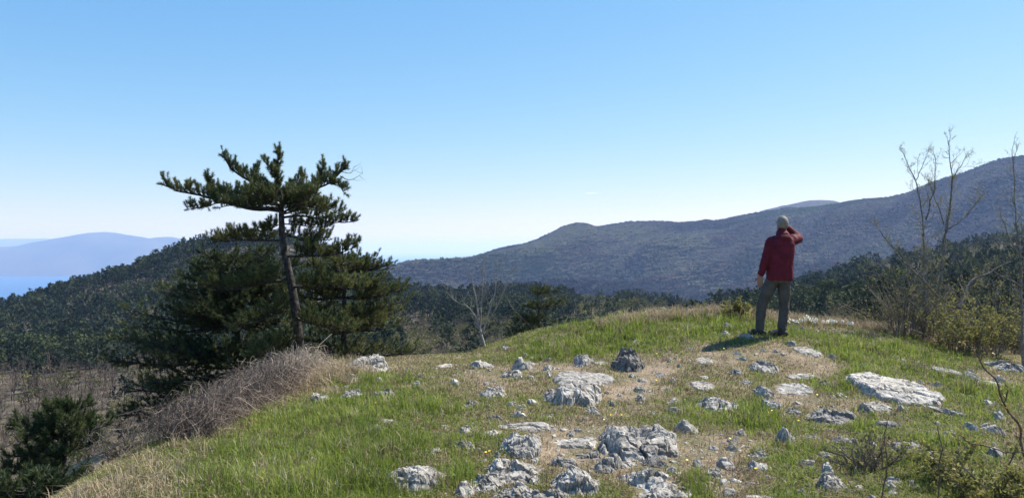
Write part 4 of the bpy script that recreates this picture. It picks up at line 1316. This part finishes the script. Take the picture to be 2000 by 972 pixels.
bare_tree('bare_tree', 'leafless two stemmed tree with pale buds at the right, standing in scrub', 'tree', 13.8, [
    ([(1806, 680), (1805, 592), (1808, 540), (1807, 497), (1803, 450), (1800, 411), (1794, 380), (1789, 352), (1773, 320), (1761, 289)], .024),
    ([(1832, 680), (1834, 579), (1838, 535), (1841, 497), (1846, 465), (1850, 438), (1856, 395), (1859, 352), (1856, 320), (1852, 275)], .03),
    ([(1808, 429), (1818, 395), (1825, 370), (1826, 340), (1827, 307)], .016),
    ([(1850, 447), (1868, 436), (1884, 425), (1905, 400), (1922, 378)], .018),
    ([(1843, 438), (1834, 410), (1824, 384), (1812, 350)], .012),
    ([(1832, 580, -.2), (1800, 545, -.4), (1761, 506, -.6), (1730, 465, -.7), (1707, 434, -.8)], .022),
    ([(1790, 600, -.3), (1775, 583, -.5), (1743, 547, -.7), (1685, 524, -.9)], .015),
    ([(1762, 507, -.6), (1790, 500, -.7), (1825, 512, -.8)], .01),
    ([(1872, 600, .1), (1897, 551, .3), (1935, 530, .4), (1974, 511, .5)], .03),
    ([(1789, 352), (1800, 330), (1812, 300)], .008), ([(1859, 352), (1875, 325), (1888, 300)], .008)],
    61, M_greybark, gap=.1, ln=.36, lev=3, buds=4200, budsize=.0125, start=.2, spread=.45, up=.25, rmin=.0017)
bare_tree('bare_tree', 'slender leafless tree cut by the right edge', 'tree', 11.5, [
    ([(1996, 720), (1997, 640), (1995, 560), (1992, 488), (1986, 440), (1983, 400), (1980, 350), (1977, 295)], .022),
    ([(1993, 500), (1975, 470), (1958, 430), (1950, 400)], .012),
    ([(1995, 560), (1960, 540), (1930, 520)], .012), ([(1992, 490), (2020, 440), (2035, 380)], .015)],
    62, M_greybark, gap=.12, ln=.36, lev=3, buds=600, budsize=.011, start=.3, spread=.42, up=.4, rmin=.0016)
bare_tree('bare_sapling', 'leafless forked sapling with pale twigs on the rim', 'sapling', 14.6, [
    ([(944, 700), (945, 672), (938, 650), (934, 620), (930, 590), (925, 560), (918, 530)], .03),
    ([(938, 640), (940, 600), (942, 560), (945, 520)], .013), ([(942, 650), (955, 610), (965, 570), (972, 540), (980, 515)], .015),
    ([(935, 628), (915, 600), (895, 590), (872, 570)], .011), ([(932, 600), (950, 570), (960, 545)], .009), ([(950, 630), (975, 590), (995, 535)], .009)],
    63, M_palebark, gap=.1, ln=.34, lev=3, rmin=.0026, start=.3, spread=.42, up=.5)
bare_tree('bare_sapling', 'pale dead stem standing between the sapling and the low pine', 'sapling', 14.6, [
    ([(981, 690), (981, 665), (980, 640), (976, 625)], .01), ([(981, 650), (990, 635), (998, 640)], .006)], 64, M_greybark, gap=.2, ln=.15, lev=1)

def leafy_shrub(name, label, cat, px, Y, wpx, hpx, seed, n_st, leaves, lsize, bark, lmat, ln=.3, gap=.16, base_py=None, lev=2, dx=0):
    rng = np.random.default_rng(seed)
    x0 = px2xy(px, Y); b = np.array([x0, Y, Hs(x0, Y) - .03])
    w = wpx * Y / FPX / 2; h = hpx * Y / FPX
    root = empty(name, tuple(b), label, cat)
    main, tw, tips = [], [], []
    for i in range(n_st):
        a = rng.uniform(0, 6.28); s = math.sqrt(rng.uniform(0, 1))
        o = np.array([math.cos(a) * w * s * .5, math.sin(a) * w * s * .35, 0])
        hh = h * rng.uniform(.55, 1.05) * (1 - .35 * s)
        e = b + o + np.array([math.cos(a) * w * s * .6 + dx * h * rng.uniform(.3, 1), math.sin(a) * w * .4 * s, hh])
        C = curve([b + o, b + o * 1.1 + [0, 0, hh * .5], e], 8, .015, rng)
        main.append((C, np.linspace(.009, .003, 8)))
        o2, t = twigs_from(C, .009, rng, gap, ln, .75, .15, lev, .0018, .15); tw += o2; tips += t
    V, F = tubes([(p - b, r) for p, r in main + tw], 3)
    link('twigs', mesh_np('twigs', V, F, bark, False), root)
    if leaves:
        T = np.array(tips) - b; T = T[rng.integers(0, len(T), leaves)] + rng.normal(0, .02, (leaves, 3))
        V, F = tri_cards(T, rng.normal(size=(leaves, 3)), lsize, rng, .8)
        link('leaves', mesh_np('leaves', V, F, lmat, False, np.repeat(np.clip(rng.normal(.5, .25, leaves), 0, 1), 3)), root)
    print(name, len(tw))
    return root
M_bramtw = noise_mat('scrub_twigs', 3, [(.4, (.09, .07, .055)), (.6, (.2, .165, .135))], .9)
M_leaf = leaf_mat('young_leaves', [(0, (.08, .085, .03)), (.5, (.18, .175, .05)), (1, (.34, .3, .1))], .45, .6, .2)
leafy_shrub('scrub_bush', 'budding bush with yellow green leaves at the foot of the leafless tree', 'bush', 1890, 12.8, 230, 130, 71, 40, 5200, .026, M_bramtw, M_leaf)
leafy_shrub('scrub_bush', 'brown twiggy bush left of the two stemmed tree', 'bush', 1765, 13.6, 230, 130, 72, 60, 1500, .018, M_bramtw, M_leaf)
leafy_shrub('scrub_bush', 'tall loose scrub behind the two stemmed tree', 'bush', 1830, 16.5, 340, 300, 73, 50, 2400, .024, M_bramtw, M_leaf, ln=.5, gap=.13)
leafy_shrub('scrub_bush', 'dark dense scrub under the slender right edge tree', 'bush', 1965, 13.6, 180, 190, 74, 38, 1500, .022, M_bramtw, M_leaf)
leafy_shrub('scrub_bush', 'low brown twigs on the crest just right of the white flowers', 'bush', 1690, 14.2, 120, 60, 79, 24, 500, .02, M_bramtw, M_leaf, ln=.2, gap=.08)
leafy_shrub('scrub_bush', 'leafless brown bush on the slope right of the bottom left pine', 'bush', 262, 8.6, 190, 95, 80, 46, 200, .02, M_bramtw, M_leaf, ln=.22, gap=.07)
leafy_shrub('scrub_bush', 'leafless brown bush below the left end of the bramble thicket', 'bush', 345, 9.6, 170, 95, 81, 40, 200, .02, M_bramtw, M_leaf, ln=.22, gap=.07)
leafy_shrub('low_bush', 'small dark evergreen bush on the crest left of the man', 'bush', 1445, 13.4, 70, 46, 75, 14, 1600, .03, M_bramtw, M_leaf, ln=.12, gap=.08)
leafy_shrub('leafy_stems', 'yellow green leafy stems filling the bottom right corner', 'bush', 1945, 5.0, 300, 130, 76, 13, 3200, .02, M_bramtw, M_leaf, ln=.16, gap=.09)
leafy_shrub('leafy_stems', 'sparse leafy stems left of the bottom right corner', 'bush', 1850, 5.4, 190, 100, 77, 11, 1500, .018, M_bramtw, M_leaf, ln=.14, gap=.1)
leafy_shrub('bramble_patch', 'dead grey bramble tangle beside the white crumbling boulder', 'bush', 1700, 5.8, 190, 75, 78, 30, 250, .02, M_bramtw, M_leaf, ln=.18, gap=.06)

bare_tree('bare_sapling', 'reddish bare sapling curving in from the right edge, with orange buds', 'sapling', 4.3, [
    ([(2012, 990), (2008, 900), (1985, 830), (1962, 790), (1940, 740), (1915, 705), (1888, 672)], .0085),
    ([(1962, 790), (1966, 770), (1968, 750)], .003), ([(2006, 888), (1960, 880), (1905, 868), (1870, 852)], .004), ([(1915, 705), (1925, 690), (1920, 672)], .003)],
    65, M_redbark, gap=.09, ln=.07, lev=1, buds=150, budsize=.012, rmin=.001, budmat=leaf_mat('orange_buds', [(0, (.2, .13, .05)), (1, (.42, .3, .1))], .3), spread=.5)
bare_tree('bare_sapling', 'thin upright dead stem in front of the dead brambles', 'sapling', 4.9, [([(1722, 990), (1728, 920), (1730, 860), (1731, 825)], .0045)], 66, M_redbark, gap=.06, ln=.05, lev=1, rmin=.001)
bare_tree('bare_sapling', 'thin upright reddish stem right of the jagged rock', 'sapling', 4.8, [([(1830, 990), (1832, 930), (1838, 870), (1832, 835)], .0045)], 67, M_redbark, gap=.06, ln=.06, lev=1, rmin=.001)

# young trees standing apart in the valley, close enough to tell from the woods
def valley_trees():
    rng = np.random.default_rng(91)
    spots = [(60, 85, 0), (180, 95, 0), (300, 80, 0), (20, 130, 2), (250, 130, 0), (380, 110, 0), (840, 60, 2), (870, 75, 0), (905, 90, 1), (815, 95, 0), (1000, 80, 0), (1120, 120, 2), (880, 48, 1), (980, 42, 0)]
    tb = [tpl_bare(100, rng), tpl_pine(900, .04, rng), tpl_puff(900, .04, rng)]
    mts = [M_baretwig, M_pineleaf_far, M_olive]
    names = ['bare_tree', 'pine_tree', 'budding_tree']
    labs = ['leafless brown tree standing in the valley below the knoll', 'dark young pine standing in the valley below the knoll', 'olive budding tree standing in the valley below the knoll']
    proto = {}
    for px, Y, k in spots:
        x = px2xy(px, Y); z = Hs(x, Y)
        if k not in proto:
            V, F, vr = tb[k]
            me = mesh_np(names[k], V, F, mts[k], False, np.clip(.5 + vr, 0, 1)); proto[k] = me
        h = rng.uniform(4, 6)
        o = link(names[k], proto[k], loc=(x, Y, z)); o.scale = (h * 1.1, h * 1.1, h); o.rotation_euler = (0, 0, rng.uniform(0, 6))
        tag(o, labs[k], 'tree', ('leafless trees in the valley', 'young pines in the valley', 'budding trees in the valley')[k])
valley_trees()

# ------------------------------------------------------------------ bramble mound on the left slope
def bramble():
    rng = np.random.default_rng(15)
    n = 7500
    ey = rng.uniform(6.9, 11.0, n); ex = np.interp(ey, EDGE[1:9, 1], EDGE[1:9, 0]) - np.abs(rng.normal(.1, .24, n)) + .05
    z = H(ex, ey)
    b = np.array([-3.1, 8.5, Hs(-3.1, 8.5)])
    lines = []; rr = []
    hgt = np.interp(ey, [6.3, 7, 9, 10.5, 11.2], [.1, .26, .32, .34, .25])
    for i in range(n):
        a = rng.uniform(0, 6.28); L = rng.uniform(.06, .36); h = hgt[i] * rng.uniform(.3, 1.15)
        p0 = np.array([ex[i], ey[i], z[i] + rng.uniform(-.02, h * .5)]); d = np.array([math.cos(a), math.sin(a), 0]) * L
        p1 = p0 + d * .45 + [0, 0, h * .75]; p2 = p0 + d + [0, 0, h * rng.uniform(.1, .7)]
        p1 = p1 + rng.normal(0, .05, 3); p2 = p2 + rng.normal(0, .06, 3)
        C = curve([p0, p1, p2], 6, .022, rng)
        w = rng.lognormal(math.log(.0016), .45)
        lines.append((C - b, np.linspace(w, w * .5, 6))); rr.append(np.full(18, np.clip(rng.normal(.4, .25) + .5 * smooth(9.4, 10.4, ey[i]), 0, 1)))
    V, F = tubes(lines, 3)
    root = link('bramble_thicket', mesh_np('bramble_thicket', V, F, M_bramble, False, np.concatenate(rr)), loc=tuple(b))
    tag(root, 'dry purple brown bramble thicket along the left slope', 'bush')
bramble()

# ------------------------------------------------------------------ flowers
def flower_mats():
    def pl(n, c, r=.6):
        m, nt, out = new_mat(n); p = nt.nodes.new('ShaderNodeBsdfPrincipled'); p.inputs['Roughness'].default_value = r; p.inputs['Base Color'].default_value = (*c, 1); nt.links.new(p.outputs[0], out.inputs[0]); return m
    w = pl('white_petal', (.85, .83, .76), .9); nt = w.node_tree
    p = nt.nodes['Principled BSDF']; t = nt.nodes.new('ShaderNodeBsdfTranslucent'); t.inputs[0].default_value = (.85, .83, .76, 1)
    x = nt.nodes.new('ShaderNodeMixShader'); o = [q for q in nt.nodes if q.type == 'OUTPUT_MATERIAL'][0]
    nt.links.new(p.outputs[0], x.inputs[1]); nt.links.new(t.outputs[0], x.inputs[2]); nt.links.new(x.outputs[0], o.inputs[0])
    return w, pl('flower_stem', (.08, .14, .03)), pl('yellow_petal', (.75, .55, .03)), pl('flower_cup', (.7, .62, .25))
M_wp, M_fs, M_yp, M_cup = flower_mats()
def petal_mesh(name, n, R0, w, cup, mat):
    V, F = [], []
    for i in range(n):
        a = 2 * math.pi * i / n; o = len(V); c, s = math.cos(a), math.sin(a)
        for r, ww, z in ((.1, .2, 0), (.55, 1, cup * .6), (.85, .8, cup), (1, .15, cup * 1.1)):
            V += [(c * r * R0 - s * ww * w / 2, s * r * R0 + c * ww * w / 2, z * R0), (c * r * R0 + s * ww * w / 2, s * r * R0 - c * ww * w / 2, z * R0)]
        for k in range(3): F.append([o + 2 * k, o + 2 * k + 1, o + 2 * k + 3, o + 2 * k + 2])
    return mesh_np(name, np.array(V), np.array(F), mat, True)
def flowers():
    rng = np.random.default_rng(3)
    pm = petal_mesh('petals', 6, .031, .024, .25, M_wp)
    V, F = tubes([(np.array([[0, 0, -.16], [.004, 0, -.08], [0, 0, 0]]), np.array([.003, .003, .003]))], 5)
    sm = mesh_np('stem', V, F, M_fs, True)
    V, F = tubes([(np.array([[0, 0, .0], [0, 0, .014], [0, 0, .018]]), np.array([.008, .011, .012]))], 8)
    cm = mesh_np('cup', V, F, M_cup, True)
    pix = [(1540, 636), (1546, 630), (1551, 634), (1553, 627), (1558, 631), (1563, 626), (1566, 629), (1570, 627), (1574, 622), (1577, 617), (1580, 621), (1583, 626), (1588, 623), (1591, 627), (1594, 624), (1617, 628), (1622, 625), (1627, 628), (1632, 627), (1646, 628), (1657, 630), (1664, 631), (1543, 640), (1570, 620), (1608, 629)]
    for i, (px, py) in enumerate(pix):
        Y = 13.0 + rng.uniform(-.25, .25); x = px2xy(px, Y); zt = pz(py, Y)
        zg = Hs(x, Y); zt = max(zt, zg + .1)
        r = bpy.data.objects.new('narcissus', None); col.objects.link(r); r.location = (x, Y, zg)
        tag(r, 'white narcissus in the row of blooms right of the man', 'flower', 'white narcissus flowers on the crest')
        h = zt - zg
        a = link('stem', sm, r); a.location = (0, 0, h); a.scale = (1, 1, h / .16)
        p = link('petals', pm, r); p.location = (0, 0, h); p.rotation_euler = (R(rng.uniform(35, 85)), 0, rng.uniform(-1.0, 1.0))
        c = link('cup', cm, p)
    dm = petal_mesh('petals', 14, .017, .007, .12, M_yp)
    V, F = tubes([(np.array([[0, 0, -.05], [.002, 0, -.02], [0, 0, 0]]), np.array([.0018, .0018, .0018]))], 4)
    ds = mesh_np('stem', V, F, M_fs, True)
    for px, py in [(949, 890), (956, 888), (1193, 815), (1214, 815), (1596, 774), (1560, 826), (1502, 810), (1508, 806), (1282, 745), (1426, 863), (1342, 906), (1476, 924), (1414, 682), (870, 712), (828, 730), (655, 702), (1283, 692), (734, 790), (1180, 824)]:
        P = ground_at(px, py + 6)
        r = bpy.data.objects.new('dandelion', None); col.objects.link(r); r.location = tuple(P)
        tag(r, 'small yellow dandelion low in the turf', 'flower', 'yellow dandelions in the turf')
        h = .055
        a = link('stem', ds, r); a.location = (0, 0, h)
        p = link('petals', dm, r); p.location = (0, 0, h); p.rotation_euler = (R(25), R(rng.uniform(-20, 20)), 0); p.scale = (.6,) * 3
flowers()
# ------------------------------------------------------------------ the man
def cloth_mat(name, c1, c2, scale=9, rough=.75):
    return noise_mat(name, scale, [(.35, c1), (.65, c2)], rough, .35, 40, obj=True, spec=.25, bdist=.008)
M_jacket = cloth_mat('red_jacket', (.075, .006, .014), (.125, .009, .02))
M_trouser = cloth_mat('grey_trousers', (.05, .047, .04), (.085, .08, .068))
M_skin = noise_mat('skin', 12, [(.4, (.2, .115, .085)), (.6, (.27, .155, .115))], .5, spec=.4, obj=True)
M_hair = noise_mat('grey_hair', 60, [(.35, (.12, .105, .09)), (.65, (.28, .25, .21))], .7, .8, 120, obj=True, bdist=.004)
M_shoe = cloth_mat('dark_shoe', (.02, .018, .018), (.045, .04, .038))
M_sole = cloth_mat('shoe_sole', (.03, .03, .03), (.06, .055, .05))

def cone_geo(a, b, ra, rb, n=14, m=6):
    """tapered capsule"""
    a, b = np.array(a, float), np.array(b, float)
    d = b - a; L = np.linalg.norm(d); T = d / L
    P, rr = [], []
    for t in np.linspace(-np.pi / 2 + .15, 0, 5)[:-1]: P.append(a + T * ra * math.sin(t)); rr.append(ra * math.cos(t))
    for t in np.linspace(0, 1, m): P.append(a + d * t); rr.append(ra + (rb - ra) * t)
    for t in np.linspace(0, np.pi / 2 - .15, 5)[1:]: P.append(b + T * rb * math.sin(t)); rr.append(rb * math.cos(t))
    return closed_tube(np.array(P), np.array(rr), n)

def closed_tube(P, rr, n=14):
    V, F = tubes([(P, rr)], n)
    k = len(V); V = np.vstack([V, P[0], P[-1]])
    tri = []
    for j in range(n):
        jn = (j + 1) % n
        tri.append([k, jn, j]); tri.append([k + 1, k - n + j, k - n + jn])
    F = np.concatenate([np.concatenate([F[:, [0, 1, 2]], F[:, [0, 2, 3]]]), np.array(tri)])
    return V, F

def ell_geo(c, r, rot=None):
    V, F = ico(3); V = V * np.array(r)
    if rot is not None: V = V @ np.array(Matrix.Rotation(rot[0], 3, rot[1])).T
    return V + np.array(c), F

def loft_geo(rings, n=24):
    """rings: (cx, cy, z, rx, ry, power)"""
    V = []
    for cx, cy, z, rx, ry in rings:
        for j in range(n):
            a = 2 * math.pi * j / n; c, s = math.cos(a), math.sin(a)
            e = .8
            V.append((cx + rx * math.copysign(abs(c) ** e, c), cy + ry * math.copysign(abs(s) ** e, s), z))
    m = len(rings); F = []
    for i in range(m - 1):
        for j in range(n):
            jn = (j + 1) % n; a, b, c, d = i * n + j, i * n + jn, (i + 1) * n + jn, (i + 1) * n + j
            F += [[a, b, c], [a, c, d]]
    k = len(V); V.append((rings[0][0], rings[0][1], rings[0][2])); V.append((rings[-1][0], rings[-1][1], rings[-1][2]))
    for j in range(n):
        jn = (j + 1) % n; F += [[k, jn, j], [k + 1, (m - 1) * n + j, (m - 1) * n + jn]]
    return np.array(V), np.array(F)

def fuse(name, geos, mat, voxel=.012, smooth_it=3, fold=0, fscale=(7, 7, 3), seed=0):
    V, F, _r = merge([(g[0], g[1]) for g in geos])
    me = mesh_np(name, V, F, mat, True)
    ob = bpy.data.objects.new('tmp_fuse', me); col.objects.link(ob)
    r = ob.modifiers.new('r', 'REMESH'); r.mode = 'VOXEL'; r.voxel_size = voxel; r.use_smooth_shade = True
    s = ob.modifiers.new('s', 'SMOOTH'); s.iterations = smooth_it; s.factor = .5
    dg = bpy.context.evaluated_depsgraph_get()
    m2 = bpy.data.meshes.new_from_object(ob.evaluated_get(dg)); m2.name = name
    bpy.data.objects.remove(ob)
    n = len(m2.vertices); co = np.empty(n * 3); m2.vertices.foreach_get('co', co); co = co.reshape(-1, 3)
    if fold:
        no = np.empty(n * 3); m2.vertices.foreach_get('normal', no); no = no.reshape(-1, 3)
        f = fbm(co[:, 0] * fscale[0] + co[:, 2] * 4, co[:, 1] * fscale[1], co[:, 2] * fscale[2] - co[:, 0] * 5, 3, seed)
        f = 1 - np.abs(f) * 2.2
        co = co + no * (f[:, None] * fold)
        m2.vertices.foreach_set('co', co.ravel())
    for p in m2.polygons: p.use_smooth = True
    m2.materials.clear(); m2.materials.append(mat)
    m2.update()
    return m2

def hand_geos(wrist, tip_dir, palm_n, thumb_dir, L=.19, curl=.5, s=1.0):
    """palm and five curled fingers"""
    w = np.array(wrist, float); d = np.array(tip_dir, float); d /= np.linalg.norm(d)
    nrm = np.array(palm_n, float); nrm -= d * (nrm @ d); nrm /= np.linalg.norm(nrm)
    sd = np.cross(nrm, d)
    if sd @ np.array(thumb_dir) < 0: sd = -sd
    g = []
    pl = L * .5
    for k, off in enumerate((-.032, -.011, .011, .032)):
        g.append(cone_geo(w + sd * off * .6, w + d * pl + sd * off, .015 * s, .0125 * s, 8, 3))
    lens = (.062, .078, .085, .074)
    for off, fl in zip((-.032, -.011, .011, .032), lens):
        p = w + d * pl + sd * off; dd = d.copy(); r = .0098 * s
        for q in range(3):
            c = curl * (.5 + .25 * q); dd = dd * math.cos(c) + nrm * math.sin(c); dd /= np.linalg.norm(dd)
            e = p + dd * fl * (.45, .32, .25)[q]
            g.append(cone_geo(p, e, r, r * .88, 8, 3)); p = e; r *= .88
    p = w + d * pl * .3 + sd * .03
    t1 = p + (sd * .75 + d * .6 + nrm * .25) * .045; t2 = t1 + (sd * .25 + d * .9 + nrm * .4) * .035
    g.append(cone_geo(p, t1, .014 * s, .0115 * s, 8, 3)); g.append(cone_geo(t1, t2, .0115 * s, .0095 * s, 8, 3))
    return g

def person():
    Y0 = 11.7
    x0 = px2xy(1512, Y0); z0 = Hs(x0, Y0)
    root_loc = (x0, Y0, z0)
    # joints in metres: x right in the picture, y away from the viewer, z up
    headc = (.135, .03, 1.665); neck0 = (.115, .0, 1.44); neck1 = (.128, .015, 1.56)
    shL, elL, wrL = (-.05, .0, 1.39), (-.125, -.01, 1.13), (-.195, .03, .90)
    shR, elR, wrR = (.275, .02, 1.43), (.395, .1, 1.45), (.25, .17, 1.615)
    hipL, knL, anL = (-.01, .02, .90), (-.165, .06, .48), (-.195, .05, .09)
    hipR, knR, anR = (.145, .0, .90), (.15, .0, .48), (.095, -.05, .09)
    # body: one continuous surface with a face turned away
    g = [ell_geo(headc, (.077, .098, .112)), ell_geo((headc[0] - .01, headc[1] + .03, headc[2] - .045), (.06, .075, .075)),
         cone_geo(neck0, neck1, .062, .056), loft_geo([(.07, 0, .84, .15, .105), (.07, 0, .95, .165, .115), (.085, 0, 1.1, .155, .11), (.1, 0, 1.28, .175, .12), (.105, 0, 1.4, .16, .1), (.11, 0, 1.46, .08, .07)]),
         cone_geo(shL, elL, .052, .042), cone_geo(elL, wrL, .042, .028), cone_geo(shR, elR, .052, .042), cone_geo(elR, wrR, .042, .028),
         cone_geo(hipL, knL, .085, .058), cone_geo(knL, anL, .055, .038), cone_geo(hipR, knR, .085, .058), cone_geo(knR, anR, .055, .038),
         cone_geo(anL, (-.32, .1, .05), .038, .035), cone_geo(anR, (-.02, .03, .05), .038, .035)]
    f = headc
    # nose, brow, chin, ears (face towards the sea, slightly left)
    fd = np.array([-.25, .97, 0])
    F3 = lambda a, up, side=0: tuple(np.array(f) + fd * a + np.array([fd[1], -fd[0], 0]) * side + np.array([0, 0, up]))
    g += [cone_geo(F3(.09, .015), F3(.115, -.022), .011, .015, 8, 3), ell_geo(F3(.085, .028), (.05, .02, .012)), ell_geo(F3(.08, -.09), (.03, .025, .022)),
          ell_geo(F3(.092, -.055), (.024, .012, .007)), ell_geo(F3(.0, -.01, .078), (.01, .024, .033)), ell_geo(F3(.0, -.01, -.078), (.01, .024, .033)),
          ell_geo(F3(.088, .01, .03), (.012, .012, .008)), ell_geo(F3(.088, .01, -.03), (.012, .012, .008))]
    g += hand_geos(wrL, (.0, .1, -1), (.3, .9, 0), (-.1, .9, 0), curl=.35)
    g += hand_geos(wrR, (-.75, -.15, .55), (-.2, -.9, .1), (0, -.2, -1), curl=.25)
    body = link('person', fuse('person', g, M_skin, .0065, 2), loc=root_loc)
    tag(body, 'man seen from behind in dark red jacket, right hand raised to his brow', 'person')
    # hair: cropped grey, covering the back and top
    V, F = ico(4); Vh = V * np.array([.083, .105, .117]) + np.array(headc) + np.array([0, -.006, .008])
    lp = (Vh - np.array(headc)) 
    face = lp @ fd
    bm = bmesh.new()
    keepv = (face < .045) & (lp[:, 2] > -.055 + .05 * np.clip(face / .05, 0, 1)) | (lp[:, 2] > .062)
    keep = keepv[F].all(1)
    used = np.unique(F[keep]); mp = -np.ones(len(V), int); mp[used] = np.arange(len(used))
    Vu = Vh[used]; Vu = Vu + V[used] * (.003 * fbm(V[used, 0] * 30, V[used, 1] * 30, V[used, 2] * 30, 2, 4))[:, None]
    hm = mesh_np('hair', Vu, mp[F[keep]], M_hair, True)
    link('hair', hm, body)
    # jacket with hood folded on the back, hem and cuffs
    g = [loft_geo([(.085, .0, .835, .182, .135), (.082, 0, .86, .188, .14), (.085, 0, .95, .182, .138), (.09, 0, 1.1, .178, .135), (.098, 0, 1.25, .19, .14), (.103, 0, 1.36, .192, .135), (.107, .0, 1.43, .165, .115), (.112, 0, 1.48, .1, .085)]),
         cone_geo(shL, elL, .074, .064), cone_geo(elL, (-.185, .02, .945), .064, .05), cone_geo((-.0, 0, 1.4), (-.04, 0, 1.4), .085, .075),
         cone_geo((.23, 0, 1.4), shR, .09, .08), cone_geo(shR, elR, .078, .068), cone_geo(elR, tuple(np.array(wrR) * .9 + np.array(elR) * .1), .066, .048),
         cone_geo((.115, -.01, 1.47), (.12, .0, 1.53), .085, .078), ell_geo((.115, -.085, 1.45), (.105, .05, .07)), ell_geo((.12, -.03, 1.515), (.09, .085, .035))]
    link('jacket', fuse('jacket', g, M_jacket, .011, 3, .011, (9, 9, 5), 3), body)
    # hem band and seam details
    # trousers
    g = [loft_geo([(.07, 0, .8, .16, .12), (.07, 0, .9, .165, .125), (.075, 0, 1.0, .155, .12)]),
         cone_geo((-.005, .01, .86), knL, .1, .072), cone_geo(knL, (-.2, .05, .12), .07, .06), cone_geo((.15, 0, .86), knR, .1, .072), cone_geo(knR, (.1, -.045, .12), .07, .06)]
    link('trousers', fuse('trousers', g, M_trouser, .011, 2, .012, (8, 8, 4), 9), body)
    for an, toe, nm in ((anL, (-.36, .13, .045), 'shoe'), (anR, (-.06, .1, .045), 'shoe')):
        a = np.array(an); t = np.array(toe); d = t - a; d[2] = 0; d /= np.linalg.norm(d)
        heel = a - d * .05; heel[2] = .05
        g = [cone_geo(heel, tuple(a * .5 + t * .5 + np.array([0, 0, -.01])), .047, .05), cone_geo(tuple(a * .5 + t * .5 + np.array([0, 0, -.015])), tuple(t - d * .04), .05, .04), cone_geo((a[0], a[1], .06), (a[0], a[1], .13), .052, .056)]
        sh = link(nm, fuse(nm, g, M_shoe, .009, 2), body)
        V, F = closed_tube(np.array([heel + [0, 0, -.042], a * .5 + t * .5 * 1 + np.array([0, 0, -.065 + .0]), t - d * .03 + [0, 0, -.04]]), np.array([.045, .05, .036]), 12)
        V[:, 2] = .006 + (V[:, 2] - V[:, 2].min()) * .25
        link('sole', mesh_np('sole', V, F, M_sole, True), sh)
person()
